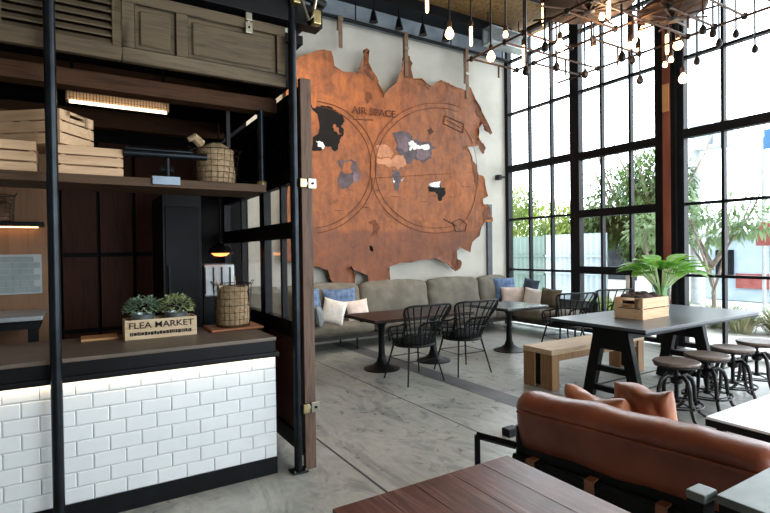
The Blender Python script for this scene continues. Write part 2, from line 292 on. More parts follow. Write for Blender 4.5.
# ---------------- kiosk (kitchen pass) ----------------
ct = thing('service_counter', 'black service counter clad in white subway tiles with brown wooden top', 'counter', (0, 3.31, 0))
b = MB(); b.box((-3.9, 3.325, .11), (1.14, 3.9, .9)); b.obj('body', K['grout'], ct, world=True, smooth=0)
b = MB(); tw, th = .166, .0864; g = .0012
for r in range(8):
    z0 = .11+r*th; z1 = z0+th; x = 1.147-(tw/2 if r % 2 else tw) - 0
    xs = []
    x1 = 1.147; x0 = 1.147-(tw*.5 if r % 2 == 0 else tw)
    while x1 > -2.3:
        a, c = x0+g, x1-g; e = .006; y0 = 3.326; y1 = 3.316; y2 = 3.311
        b.add([(a, y0, z0+g), (c, y0, z0+g), (c, y0, z1-g), (a, y0, z1-g), (a, y1, z0+g), (c, y1, z0+g), (c, y1, z1-g), (a, y1, z1-g), (a+e, y2, z0+g+e), (c-e, y2, z0+g+e), (c-e, y2, z1-g-e), (a+e, y2, z1-g-e)],
              [(0, 1, 5, 4), (1, 2, 6, 5), (2, 3, 7, 6), (3, 0, 4, 7), (4, 5, 9, 8), (5, 6, 10, 9), (6, 7, 11, 10), (7, 4, 8, 11), (8, 9, 10, 11)])
        x1 = x0; x0 -= tw
b.obj('tile_cladding', K['tile'], ct, world=True, smooth=0)
MB().box((-3.9, 3.305, 0), (1.147, 3.33, .111)).obj('kick_board', K['kick'], ct, world=True, bevel=.002)
MB().box((-3.9, 3.262, .83), (1.13, 3.32, .928)).box((-3.9, 3.24, .805), (1.15, 3.30, .838)).obj('fascia', K['black'], ct, world=True, bevel=.004)
MB().box((-3.9, 3.26, .912), (1.135, 4.02, .935)).obj('worktop', K['top'], ct, world=True, bevel=.003)
MB().box((-3.9, 3.285, .797), (1.13, 3.297, .804)).obj('led_strip', K['led'], ct, world=True, smooth=0)
MB().box((.02, 3.74+.08, .935), (.235, 4.0, .95)).obj('cutting_board', K['gold'], bevel=.003); tag(bpy.context.scene.objects['cutting_board'], 'bare light wooden board lying on the counter behind the pole', 'board')

struct('trim_11', MB().box((-3.9, 3.36, 2.97), (1.4, 5.6, 3.03)), K['dark_wall'], smooth=0)          # unseen kiosk roof, added to darken the interior
struct('wall_kiosk', MB().box((-3.9, 5.45, 0), (1.6, 5.55, 2.97)), K['dark_wall'], smooth=0)
# steel framed brown panels on the inner wall
b = MB()
for i in range(4):
    for j, (z0, z1) in enumerate(((.2, .78), (.82, 1.48), (1.52, 2.55))): b.box((-.1+i*.3, 5.41, z0), (.17+i*.3, 5.45, z1))
struct('trim_12', b, K['panel'], smooth=0)
# warm lit partition with shelf at far left
struct('trim_13', MB().box((-3.8, 4.72, 0), (-.18, 4.8, 2.6)), K['nicol'], smooth=0)
def spot(loc, tgt, e, col, size=.06, ang=60, name='lamp'):
    l = bpy.data.lights.new(name, 'SPOT'); l.energy = e; l.color = col; l.shadow_soft_size = size; l.spot_size = R(ang); l.spot_blend = .8
    o = bpy.data.objects.new(name, l); C.objects.link(o); o.location = loc; o.rotation_euler = (Vector(tgt)-Vector(loc)).to_track_quat('-Z', 'Y').to_euler(); return o
t = thing('wall_shelf', 'dark shelf board on the warm lit wall at far left', 'shelf', (-.6, 4.6, 1.735))
MB().box((-2.2, 4.52, 1.72), (-.2, 4.72, 1.75)).obj('board', K['black'], t, world=True, bevel=.003)
MB().box((-2.1, 4.66, 1.712), (-.24, 4.69, 1.72)).obj('light_strip', emit('shelf_led', '#ffbf80', 6), t, world=True, smooth=0)
t = thing('splashback_panel', 'small grey tiled panel on the wall at far left', 'tile panel', (-.6, 4.72, 1.22))
b = MB()
for r in range(6):
    for c in range(11):
        x = -.235-c*.085-(.04 if r % 2 else 0); b.box((x-.08, 4.694, 1.222+r*.046), (min(x, -.235), 4.705, 1.264+r*.046))
b.obj('tiles', plain('grey_white_tile', '#7d8787', '#8e9797', .25), t, world=True, smooth=0)
MB().box((-1.3, 4.70, 1.21), (-.225, 4.719, 1.51)).obj('backing', plain('splash_backing', '#989e9e', '#a4a9a9', .6), t, world=True, smooth=0)
t = thing('work_table', 'steel-topped work table against the wall at far left', 'table', (-1, 4.5, 0))
MB().box((-2.4, 4.15, 1.06), (-.2, 4.7, 1.09)).obj('table_top', K['duct'], t, world=True, bevel=.004)
MB().box((-2.35, 4.2, 1.0), (-.22, 4.68, 1.06)).obj('apron', K['black'], t, world=True)
for x in (-2.3, -.26): MB().box((x-.03, 4.25, 0), (x+.03, 4.31, 1.0)).obj('leg', K['black'], t, world=True)
MB().box((-2.3, 4.2, .7), (-.24, 4.66, .72)).obj('under_shelf', K['black'], t, world=True)
for i, (l, z, wd, cl) in enumerate((('lower', .72, .5, 'grey_c'), ('middle', .80, .46, 'ceramic'), ('upper', .88, .42, 'shirt'))):
    tag(MB().box((-.98, 4.24, z+.001), (-.98+wd, 4.5, z+.075)).obj('storage_tray', K[cl], bevel=.01), '%s grey tray of the stack under the steel work table' % l, 'tray', 'trays under the work table')

# header of reclaimed shutters
t = thing('louvred_shutter', 'weathered louvred wooden shutter hung above the counter at left', 'shutter', (-.3, 3.3, 2.62))
MB().box((-1.0, 3.28, 2.62), (.245, 3.32, 2.70)).box((.20, 3.28, 2.7), (.245, 3.32, 3.3)).box((-.37, 3.28, 2.7), (-.31, 3.32, 3.3)).box((-1.0, 3.28, 3.3), (.245, 3.32, 3.38)).obj('frame', K['shutter'], t, world=True, bevel=.004)
b = MB()
for x0, x1 in ((-.31, .20), (-1.0, -.37)):
    for k in range(13): b.cbox(((x0+x1)/2, 3.3, 2.725+k*.045), (x1-x0, .034, .008), None) if 0 else b.add([(x0, 3.285, 2.70+k*.046), (x1, 3.285, 2.70+k*.046), (x1, 3.318, 2.735+k*.046), (x0, 3.318, 2.735+k*.046), (x0, 3.285, 2.708+k*.046), (x1, 3.285, 2.708+k*.046), (x1, 3.318, 2.743+k*.046), (x0, 3.318, 2.743+k*.046)], [(3, 2, 1, 0), (4, 5, 6, 7), (0, 1, 5, 4), (1, 2, 6, 5), (2, 3, 7, 6), (3, 0, 4, 7)])
b.obj('louvres', K['shutter'], t, world=True, smooth=0)
t = thing('panelled_door_header', 'weathered raised-panel door laid sideways above the counter', 'door panel', (.74, 3.3, 2.62))
b = MB().box((.25, 3.28, 2.62), (1.24, 3.32, 2.70)).box((.25, 3.28, 2.965), (1.24, 3.32, 3.03))
for x0, x1 in ((.25, .315), (.545, .61), (1.18, 1.24)): b.box((x0, 3.28, 2.70), (x1, 3.32, 2.965))
b.obj('frame', K['shutter'], t, world=True, bevel=.004)
for x0, x1 in ((.315, .545), (.61, 1.18)):
    MB().box((x0, 3.303, 2.70), (x1, 3.315, 2.965)).prism([(x0+.03, 2.73), (x1-.03, 2.73), (x1-.03, 2.935), (x0+.03, 2.935)], 3.288, 3.303).obj('raised_panel', K['shutter'], t, world=True, bevel=.008, seg=1)
struct('trim_14', MB().box((-3.9, 3.24, 3.06), (1.5, 3.36, 3.2)), K['black'], bevel=.004)
t = thing('hanging_clip', 'cream metal clip hooked over the header above the counter', 'clip', (.98, 3.27, 3.0))
MB().box((.965, 3.262, 2.93), (1.01, 3.279, 3.0)).box((.967, 3.262, 3.012), (1.008, 3.279, 3.08)).box((.98, 3.266, 3.0), (.995, 3.279, 3.012)).obj('plate', K['chrome'], t, world=True, bevel=.003)
MB().path([(.987, 3.263, 2.965), (.987, 3.256, 2.965)], .007).obj('bolt', K['black'], t, world=True)
# inner beams
struct('trim_15', MB().box((-3.8, 3.5, 2.5), (1.25, 3.62, 2.6)), K['beam'], bevel=.004)
struct('trim_16', MB().box((-3.8, 4.3, 2.72), (1.25, 4.4, 2.9)).box((-3.8, 5.0, 2.6), (1.25, 5.1, 2.75)), K['beam'], bevel=.004)
t = thing('strip_light', 'lit fluorescent strip light with wire guard above the crates', 'ceiling light', (.3, 4.2, 2.66))
MB().box((-.04, 4.17, 2.655), (.63, 4.27, 2.73)).obj('housing', plain('cream_reflector', '#c9a782', '#d6b48e', .6), t, world=True, bevel=.003)
MB().path([(-.02, 4.14, 2.635), (.61, 4.14, 2.635)], .013, 12).obj('tube', K['tubelight'], t, world=True)
b = MB()
for k in range(34): x = -.035+k*.02; b.path([(x, 4.168, 2.715), (x, 4.11, 2.70), (x, 4.11, 2.615), (x, 4.168, 2.61), (x, 4.2, 2.655)], .0018, 4)
for z in (2.615, 2.66, 2.70): b.path([(-.04, 4.11, z), (.63, 4.11, z)], .0012, 4)
b.obj('wire_guard', K['black'], t, world=True)
for x in (-.0, .6): MB().box((x-.01, 4.21, 2.72), (x+.01, 4.23, 3.035)).obj('bracket', K['black'], t, world=True)
t.location.z -= .065
# shelf board on top
t = thing('hanging_shelf', 'long dark wooden shelf board carrying crates over the counter', 'shelf', (-.5, 3.6, 1.92))
MB().box((-2.6, 3.40, 1.915), (1.13, 3.8, 1.968)).obj('board', K['shelf'], t, world=True, bevel=.004)
for x in (-2.3, -1.2, .93): MB().box((x-.012, 3.60, 1.968), (x+.012, 3.624, 2.52)).obj('hanger', K['black'], t, world=True)

def crate(name, label, cat, loc, rz, w, d, h, ns, mat, group=None, handle=True):
    t = thing(name, label, cat, loc, rz, group); th = .012; g = .009; sh = (h-g*(ns-1))/ns
    for s in (-1, 1):
        b = MB()
        for k in range(ns): b.cbox((0, s*(d/2-th/2), sh/2+k*(sh+g)), (w, th, sh))
        b.obj('side_panel', mat, t, bevel=.002)
        b = MB()
        for k in range(ns):
            z = sh/2+k*(sh+g); x = s*(w/2-th/2); D = d-2*th-.002
            if k == ns-1 and handle:
                q = D*.24; b.cbox((x, -(D/2+q)/2, z), (th, D/2-q, sh)).cbox((x, (D/2+q)/2, z), (th, D/2-q, sh)).cbox((x, 0, z+sh*.36), (th, 2*q, sh*.28)).cbox((x, 0, z-sh*.3), (th, 2*q, sh*.4))
            else: b.cbox((x, 0, z), (th, D, sh))
        b.obj('end_panel', mat, t, bevel=.002)
    for sx in (-1, 1):
        for sy in (-1, 1): MB().cbox((sx*(w/2-.022), sy*(d/2-.022), h/2), (.02, .02, h-.002)).obj('corner_post', mat, t)
    MB().cbox((0, 0, .006), (w-2*th-.002, d-2*th-.002, .012)).obj('base', mat, t)
    return t
crate('wooden_crate', 'pale slatted wooden crate on the high shelf at the left edge', 'crate', (-.40, 3.59, 1.968), 0, .44, .32, .17, 3, K['pine'], 'crates on the high shelf')
crate('wooden_crate', 'pale slatted wooden crate on the high shelf, under the tilted one', 'crate', (.09, 3.59, 1.968), 0, .33, .32, .165, 3, K['pine'], 'crates on the high shelf')
crate('wooden_crate', 'topmost slatted wooden crate with hand slot in its end', 'crate', (-.135, 3.64, 2.14), R(-38), .40, .28, .195, 3, K['pine'], 'crates on the high shelf')
# black bar lamp
t = thing('bar_lamp', 'black tubular bar held over the shelf by a steel clamp plate', 'lamp', (.5, 3.42, 1.968))
MB().path([(.26, 3.42, 2.115), (.74, 3.42, 2.125)], .022, 12).path([(.27, 3.46, 2.15), (.66, 3.46, 2.155)], .014, 10).obj('tube', K['steel'], t, world=True)
MB().path([(.5, 3.42, 2.1), (.5, 3.42, 1.97)], .016).path([(.46, 3.43, 2.03), (.54, 3.43, 2.03)], .02).obj('bracket', K['black'], t, world=True)
MB().box((.41, 3.385, 1.93), (.57, 3.399, 1.982)).box((.41, 3.399, 1.969), (.57, 3.46, 1.982)).obj('clamp_plate', plain('blue_grey_plate', '#6c7886', '#7d8996', .4, .4), t, world=True, bevel=.002)
# wire basket with sack
def basket(t, c, r0, r1, h, nv=22, nh=6):
    b = MB()
    for k in range(nh+1):
        z = h*k/nh; r = r0+(r1-r0)*k/nh; b.path([(c[0]+r*math.cos(2*PI*j/28), c[1]+r*math.sin(2*PI*j/28), c[2]+z+.003) for j in range(28)], .0032 if k == nh else .0017, 5, True)
    for j in range(nv): a = 2*PI*j/nv; b.path([(c[0]+r0*math.cos(a), c[1]+r0*math.sin(a), c[2]+.003), (c[0]+r1*math.cos(a), c[1]+r1*math.sin(a), c[2]+h+.003)], .0015, 4)
    for j in range(-2, 3): b.path([(c[0]-r0*.9, c[1]+j*r0*.35, c[2]+.003), (c[0]+r0*.9, c[1]+j*r0*.35, c[2]+.003)], .0016, 4)
    for s in (-1, 1): b.path([(c[0]+s*r1, c[1]-.03, c[2]+h), (c[0]+s*(r1+.015), c[1]-.02, c[2]+h+.025), (c[0]+s*(r1+.015), c[1]+.02, c[2]+h+.025), (c[0]+s*r1, c[1]+.03, c[2]+h)], .003, 5)
    b.obj('wire_basket', K['wire'], t)
def sack_mesh(r, h, top, seed, lip=0):
    b = MB(); n = 40; prof = [(.01, 0), (.8, 0), (1, .06), (1.03, .35), (.98, .7), (.93, .88), (.96, .97), (1.0, 1.0)]
    prof += [(.93, 1.04), (.7, 1.12*1), (.4, 1.2), (.12, 1.24), (.01, 1.245)] if top else [(.9, 1.03), (.84, .95), (.8, .6), (.1, .58), (.01, .58)]
    V = []; F = []
    for i, (q, z) in enumerate(prof):
        for j in range(n):
            a = 2*PI*j/n; k = 1+.05*noise.noise(Vector((math.cos(a)*3+seed, math.sin(a)*3, z*5)))+.03*noise.noise(Vector((math.cos(a)*9, math.sin(a)*9+seed, z*9)))
            zz = z*h+(.06*h*noise.noise(Vector((math.cos(a)*2, math.sin(a)*2, seed))) if z > .9 else 0); V.append((r*q*k*math.cos(a), r*q*k*math.sin(a), zz))
    for i in range(len(prof)-1):
        for j in range(n): F.append((i*n+j, i*n+(j+1) % n, (i+1)*n+(j+1) % n, (i+1)*n+j))
    return b.add(V, F)
t = thing('sack_basket', 'round wire basket stuffed with a tied burlap sack on the high shelf', 'basket', (.84, 3.60, 1.968))
basket(t, (0, 0, 0), .13, .16, .23); s = sack_mesh(.125, .235, True, 3); s.path([(-.1, -.03, .27), (-.15, -.05, .31), (-.19, -.05, .29)], [.035, .03, .015], 8); s.obj('sack', K['sack'], t)
t = thing('sack_basket', 'wire basket with open burlap sack on a wooden board on the counter', 'basket', (1.0, 3.83, .956))
basket(t, (0, 0, 0), .12, .14, .31); sack_mesh(.115, .29, False, 9).obj('sack', K['sack'], t)
tag(MB().path([(-.07, -.02, .2), (-.13, -.05, .36)], .006).path([(.03, .03, .2), (.02, .02, .37)], .006).obj('rolled_bread_tongs', K['bench'], t), None)
t = thing('serving_board', 'round-edged wooden board under the burlap basket on the counter', 'board', (1.0, 3.83, .936))
MB().box((-.19, -.15, 0), (.19, .15, .019)).obj('board', wood('red_brown_board', '#6b3a22', '#a5683f', '#7d472c', 'x', .5), t, bevel=.008)
t = thing('wire_basket', 'small dark wire basket of kitchen cloths on the shelf at far left', 'basket', (-.47, 4.6, 1.75))
basket(t, (0, 0, 0), .085, .095, .19, 18, 6); sack_mesh(.075, .13, True, 5).obj('cloth', plain('brown_cloth', '#4d3423', '#6e4e36', .9), t)

# planter box FLEA MARKET
t = thing('planter_box', 'shallow pine box stencilled FLEA MARKET on the counter', 'planter box', (.49, 3.79, .935))
for y in (-.085, .085): MB().cbox((0, y, .065), (.45, .012, .13)).obj('long_side', K['pinebox'], t, bevel=.003)
for x in (-.219, .219): MB().cbox((x, 0, .065), (.012, .156, .13)).obj('short_side', K['pinebox'], t, bevel=.003)
MB().cbox((0, 0, .012), (.424, .156, .012)).obj('base', K['pinebox'], t)
text('lettering', 'FLEA MARKET', .058, xf((0, -.0925, .09)), K['blacktext'], t, sx=1.13, off=.0006)
b = MB(); x = -.195; q = random.Random(4)
while x < .19:
    wd = q.uniform(.006, .02); b.box((x, -.0922, .024+q.uniform(0, .004)), (x+wd, -.0912, .05-q.uniform(0, .005))); x += wd+.0025
b.obj('worn_print', K['blacktext'], t)
for i, (x, lab, m1) in enumerate(((-.105, 'left', 'sage'), (.105, 'right', 'sagey'))):
    p = thing('potted_plant', 'bushy small-leaved plant in tin pot, %s one in the FLEA MARKET box' % lab, 'potted plant', (.49+x, 3.79, .955), 0, 'plants in the FLEA MARKET box')
    MB().lathe([(.055, 0), (.062, .01), (.07, .1), (.074, .135), (.077, .14), (.07, .142), (.066, .12), (.01, .12)], n=28).obj('pot', K['tin'], p)
    MB().lathe([(.065, .12), (.065, .128), (.001, .13)], n=20).obj('soil', K['soil'], p)
    b = MB(); q = random.Random(40+i)
    for k in range(420):
        a = q.uniform(0, 2*PI); e = math.acos(q.uniform(-.15, 1)); rr = .118*q.uniform(.5, 1)**.5
        d = Vector((math.cos(a)*math.sin(e), math.sin(a)*math.sin(e), math.cos(e)*.8)); pt = Vector((0, 0, .165))+d*rr
        b.leaf(pt, d+Vector((q.uniform(-.7, .7), q.uniform(-.7, .7), q.uniform(-.2, .8))), .028, .016, .3, n=2)
    b.obj('foliage', K[m1], p)

# kiosk interior equipment
t = thing('kitchen_cabinet', 'tall black cabinet behind the counter', 'cabinet', (.8, 4.7, 0))
MB().box((.62, 4.55, 0), (.93, 5.2, 2.0)).obj('body', K['black'], t, world=True, bevel=.005); MB().box((.64, 4.535, .1), (.91, 4.549, 1.9)).obj('door', K['kick'], t, world=True, bevel=.004)
MB().path([(.66, 4.52, 1.1), (.66, 4.52, 1.4)], .008).obj('handle', K['steel'], t, world=True)
t = thing('dome_lamp', 'small black dome lamp glowing amber behind the counter', 'lamp', (1.1, 4.6, 1.5))
MB().lathe([(.11, 0), (.1, .03), (.06, .07), (.02, .09), (.018, .12)], n=24).obj('shade', K['black'], t)
MB().path([(0, 0, .12), (0, 0, 1.47)], .006).obj('cord', K['black'], t)
MB().lathe([(.005, -.03), (.05, -.024), (.08, 0), (.005, .004)], (0, 0, .0), n=20).obj('lit_opening', K['hotlamp'], t)
t = thing('glimpse_box', 'pale metal box added for the bright glimpse behind the burlap basket', 'stand_in', (1.12, 4.9, 0))  # pale box added where bright window light shows through
MB().box((.98, 4.75, 0), (1.28, 5.1, 1.1)).obj('cabinet', K['black'], t, world=True); MB().box((.99, 4.77, 1.1), (1.27, 5.08, 1.4)).obj('bright_box', K['duct'], t, world=True, bevel=.02)
b = MB()
for k in range(4): b.path([(1.0+k*.075, 4.76, 1.13), (1.0+k*.075, 4.76, 1.37)], .006)
b.obj('ribs', K['steel'], t, world=True)

struct('trim_17', MB().box((1.25, 3.4, 2.66), (1.31, 5.45, 3.0)), K['dark_wall'], smooth=0)  # added dark board, stops the bright wall showing in the gap
# poles and pipework of the kiosk
def pole(x, y, lab, zt=3.06):
    t = thing('steel_pole', lab, 'pole', (x, y, 0), 0)
    MB().path([(0, 0, .012), (0, 0, zt)], .028, 16).obj('pole', K['steel'], t); MB().box((-.055, -.05, 0), (.055, .05, .012)).obj('base_plate', K['steel'], t, bevel=.003)
    for s in (-1, 1): MB().path([(s*.04, -.035, .012), (s*.04, -.035, .022)], .007, 6).obj('anchor_bolt', K['chrome'], t)
    return t
pole(-.098, 3.2, 'dark steel pole standing in front of the tiled counter', 3.9); pole(1.275, 3.25, 'dark steel pole at the corner beside the wooden door edge', 3.4)
t = thing('steel_pole', 'short dark steel pole hanging behind the header at the shelf end', 'pole', (1.13, 3.5, 1.968))
MB().path([(0, 0, 0), (0, 0, .532)], .024, 14).obj('pole', K['steel'], t); MB().lathe([(.034, 0), (.034, .03), (.03, .035)], n=14).obj('collar', K['brass'], t)
for z in (1.97, .43):
    t = thing('pipe_clamp', 'pale metal clamp joining pole to door, %s' % ('at shelf height' if z > 1 else 'near the floor'), 'clamp', (1.33, 3.23, z), 0, 'clamps on the corner pole')
    MB().box((-.028, -.024, -.03), (.02, .003, .03)).obj('strap', K['brass'], t, bevel=.005); MB().box((.035, -.012, -.035), (.095, .005, .035)).box((.02, -.008, -.01), (.035, .003, .01)).obj('plate', K['chrome'], t, bevel=.004)
    MB().path([(.065, -.012, 0), (.065, -.022, 0)], .009, 8).obj('bolt', K['black'], t)
t = thing('pipe_rail', 'black horizontal pipework running along the top of the kiosk', 'pipe', (0, 3.2, 3.2))
MB().path([(-3.8, 3.2, 3.23), (1.35, 3.2, 3.23), (1.5, 3.23, 3.23), (1.52, 3.6, 3.23), (1.52, 7.0, 3.5)], .028, 10).path([(-3.8, 3.17, 3.34), (1.2, 3.17, 3.34), (1.6, 3.2, 3.34)], .022, 10).obj('pipes', K['black'], t, world=True)
MB().path([(1.1, 3.19, 3.3), (1.3, 3.16, 3.22), (1.36, 3.16, 3.05), (1.4, 3.18, 3.1), (1.45, 3.2, 3.32), (1.6, 3.2, 3.3)], .012, 8).obj('cable', K['chrome'], t, world=True)
MB().cbox((1.29, 3.2, 3.19), (.07, .07, .07)).obj('junction', K['brass'], t, world=True, bevel=.01); MB().cbox((1.43, 3.2, 3.1), (.06, .06, .1)).obj('junction', K['brass'], t, world=True, bevel=.01)

# folding door leaf, edge-on to the camera
def leaf_panel(t, y0, y1, x0, x1, bars=True, solid=False):
    fr = MB(); s = .05
    fr.box((x0, y0, .08), (x1, y0+s, 2.64)).box((x0, y1-s, .08), (x1, y1, 2.64)); ym = (y0+y1)/2
    for z0, z1 in ((.08, .2), (.88, 1.0), (1.6, 1.72), (2.0, 2.1), (2.55, 2.64)): fr.box((x0, y0+s, z0), (x1, y1-s, z1))
    for z0, z1 in ((1.0, 1.6), (1.72, 2.0)): fr.box((x0+.01, ym-.02, z0), (x1-.01, ym+.02, z1))
    fr.obj('frame', K['black'], t, world=True)
    MB().box((x0+.02, y0+s, .2), (x1-.02, y1-s, .88)).prism([(y0+s+.05, .26), (y1-s-.05, .26), (y1-s-.05, .82), (y0+s+.05, .82)], x0+.008, x0+.02, 'x').obj('kick_panel', K['leafwood'], t, world=True, bevel=.004)
    MB().box((x0+.035, y0+s, 1.0), (x0+.04, y1-s, 2.0)).obj('glass', K['glass'], t, world=True, smooth=0)
    if solid: MB().box((x0+.046, y0+s, 2.1), (x0+.056, y1-s, 2.55)).obj('darkening_panel', K['dark_wall'], t, world=True, smooth=0)  # solid dark sheet added behind the bars to darken this part
    b = MB(); n = 9
    for k in range(n): y = y0+s+(y1-y0-2*s)*(k+.5)/n; b.box((x0+.02, y-.009, 2.1), (x0+.045, y+.009, 2.55))
    b.box((x0+.025, y0+s, 2.3), (x0+.04, y1-s, 2.34)); b.obj('bars', K['black'], t, world=True)
t = thing('folding_door', 'dark glazed folding door leaf with weathered wooden edge post beside the counter', 'door', (1.37, 3.6, 0))
leaf_panel(t, 3.29, 4.12, 1.33, 1.39, solid=True)
MB().box((1.325, 3.24, .0), (1.405, 3.288, 2.69)).obj('edge_post', K['post'], t, world=True, bevel=.004)
t = thing('fixed_side_screen', 'dark glazed screen closing the side of the kiosk behind the folding door', 'screen', (1.37, 4.7, 0))
leaf_panel(t, 4.14, 5.42, 1.33, 1.39, solid=True)

# ---------------- leather hide on the back wall ----------------
HY = 7.36
def cam_ray(px, py): return fw + r2*((px-385)/504.95) - u2*((py-256.5)/504.95)
def on_wall(px, py, y=HY):
    # maps a measured outline point of the photograph onto the real plane the hide hangs in
    d = cam_ray(px, py); k = y/d.y; return (d.x*k, 1.5+d.z*k)
OUT = [(284, 60), (297.6, 58.5), (309, 54), (324, 49.7), (331, 51), (334, 66), (343, 71.7), (357.5, 73), (363, 55.6), (365.7, 48.3), (368.6, 51), (367.8, 63), (376.5, 77.5), (378, 84.8), (383, 95), (395.6, 83.4), (400.5, 70), (405, 55.6), (408.7, 57), (410, 70), (411.7, 79), (420.4, 79), (430.7, 86.3), (439.5, 80.5), (455.5, 87.8), (464.3, 90.7), (468.7, 87), (471, 92), (479, 106.8), (483.3, 117), (492, 133), (490, 134.6), (482, 123), (477.5, 128.7), (477.2, 137.5), (480.7, 142), (484, 153), (482.5, 154), (478, 146.3), (465.8, 146.7), (469.3, 152.5), (472, 161), (476.3, 164.7), (478, 174.4), (483.3, 176), (484.2, 185), (486.8, 196.3), (481.6, 199), (482.5, 204), (488.7, 206.6), (489.7, 214.4), (492.6, 221.2), (483.8, 222.2), (481, 227), (479, 235.8), (472, 241.7), (470.2, 252.4), (460.4, 246.5), (456.5, 250.4), (458, 270), (454.6, 271), (446.8, 264), (435, 258), (419.5, 260), (400, 262.5), (389, 266.7), (389.8, 282.5), (367.9, 283.3), (367, 275.4), (353.9, 270.2), (351.2, 265.8), (349, 267.5), (355.6, 274.6), (354.7, 283.3), (346.8, 286), (338, 286), (330, 279), (327.5, 270), (317.9, 266.7), (310, 265), (298, 262), (284, 262)]
def inpoly(x, z, P):
    c = False; j = len(P)-1
    for i in range(len(P)):
        if (P[i][1] > z) != (P[j][1] > z) and x < (P[j][0]-P[i][0])*(z-P[i][1])/(P[j][1]-P[i][1])+P[i][0]: c = not c
        j = i
    return c
def wav(x, z): return .035*noise.noise(Vector((x*.9, z*.5, 1)))+.014*noise.noise(Vector((x*3, z*1.5, 5)))
def sheet(poly, y, th, mat, name, parent, holes=(), step=.09, curl=0):
    bm = bmesh.new(); vs = [bm.verts.new((x, 0, z)) for x, z in poly]; es = [bm.edges.new((vs[i], vs[(i+1) % len(vs)])) for i in range(len(vs))]
    for h in holes:
        hv = [bm.verts.new((x, 0, z)) for x, z in h]; es += [bm.edges.new((hv[i], hv[(i+1) % len(hv)])) for i in range(len(hv))]
    bmesh.ops.triangle_fill(bm, use_beauty=True, use_dissolve=False, edges=es)
    x0 = min(p[0] for p in poly); x1 = max(p[0] for p in poly); z0 = min(p[1] for p in poly); z1 = max(p[1] for p in poly)
    k = x0+step
    while k < x1: bmesh.ops.bisect_plane(bm, geom=bm.verts[:]+bm.edges[:]+bm.faces[:], plane_co=(k, 0, 0), plane_no=(1, 0, 0)); k += step
    k = z0+step
    while k < z1: bmesh.ops.bisect_plane(bm, geom=bm.verts[:]+bm.edges[:]+bm.faces[:], plane_co=(0, 0, k), plane_no=(0, 0, 1)); k += step
    bmesh.ops.recalc_face_normals(bm, faces=bm.faces[:])
    bd = {v for e in bm.edges if e.is_boundary for v in e.verts}
    for v in bm.verts: v.co.y = wav(v.co.x, v.co.z)-(curl*(.5+.9*noise.noise(Vector((v.co.x*2, v.co.z*2, 3)))) if v in bd else 0)
    ext = bmesh.ops.extrude_face_region(bm, geom=bm.faces[:]); 
    for v in [g for g in ext['geom'] if isinstance(g, bmesh.types.BMVert)]: v.co.y += th
    bmesh.ops.recalc_face_normals(bm, faces=bm.faces[:])
    for v in bm.verts: v.co.y += y
    me = bpy.data.meshes.new(name); bm.to_mesh(me); bm.free(); me.shade_smooth(); me.set_sharp_from_angle(angle=R(50)); me.materials.append(mat)
    o = bpy.data.objects.new(name, me); C.objects.link(o); o.parent = parent; return o
def rough(L, amp=.16, it=3, seed=0):
    q = random.Random(len(L)*7+int(L[0][0]))
    for k in range(it):
        o = []
        for i in range(len(L)):
            a, b = L[i], L[(i+1) % len(L)]; d = math.hypot(b[0]-a[0], b[1]-a[1]); j = q.uniform(-amp, amp)*(1 if d > 1.2 else 0)
            o += [a, ((a[0]+b[0])/2-(b[1]-a[1])*j, (a[1]+b[1])/2+(b[0]-a[0])*j)]
        L = o
    return L
W_ = lambda L: [on_wall(*p) for p in L]
hd = thing('leather_map_hide', 'huge ragged tan leather hide printed with a map, strapped to the back wall', 'wall hanging', (0, 0, 0))
hole = W_([(369.5, 246), (372, 245.5), (374, 250), (372.5, 252), (370, 250)])
sheet(W_(rough(OUT, .08, 1)), HY, .012, K['hide'], 'hide', hd, [hole], curl=.05)
def patch(pts, mat, name='dyed_patch', lay=1, lab=None):
    o = sheet(W_(rough(pts, .28)), HY-.004*lay, .0025, K[mat], name, hd, step=.14)
    if lab: o['label'] = lab
    return o
patch([(310, 104), (322, 105), (333, 109), (342, 114), (345, 121), (341, 126), (344, 134), (340, 140), (336, 151), (330, 146), (322, 150), (312, 150)], 'blackfur', lab='black fur patch at the left of the hide')
patch([(334, 124), (339, 128), (342, 134), (338, 136), (334, 131)], 'hide', lay=2); patch([(316, 141), (323, 142), (323, 149), (318, 147)], 'whitefur', lay=2)
patch([(338, 161), (348, 160), (358, 167), (360, 178), (352, 184), (343, 189), (338, 180)], 'navy'); patch([(343, 163), (353, 164), (352, 173), (346, 174), (342, 169)], 'hide', lay=2)
patch([(352, 169), (361, 171), (361, 180), (354, 183)], 'lilac', lay=2)
patch([(376, 147), (386, 145), (392, 151), (391, 158), (383, 157), (376, 155)], 'peach'); patch([(376, 158), (391, 160), (402, 155), (404, 166), (398, 170), (386, 166), (377, 163)], 'peach', lay=2)
patch([(392, 134), (401, 131), (410, 134), (420, 141), (430, 141), (436, 147), (432, 158), (424, 163), (414, 159), (408, 164), (400, 158), (395, 150)], 'navy'); patch([(395, 139), (403, 136), (410, 142), (407, 152), (400, 150)], 'lilac', lay=2); patch([(414, 148), (428, 148), (431, 156), (420, 160)], 'lilac', lay=2)
patch([(408, 142), (413, 141), (418, 145), (428, 144), (429, 149), (419, 149), (412, 148), (410, 151)], 'whitefur', lay=3)
patch([(392, 170), (400, 172), (404, 180), (398, 191), (394, 184)], 'navy'); patch([(392, 178), (395, 181), (394, 183)], 'whitefur', lay=2); patch([(400, 180), (404, 178), (402, 182)], 'whitefur', lay=2)
patch([(428, 187), (440, 184), (446, 189), (444, 196), (439, 201), (436, 193), (429, 191)], 'blackfur'); patch([(429, 185), (435, 182), (440, 181), (440, 187), (434, 187)], 'whitefur', lay=2)
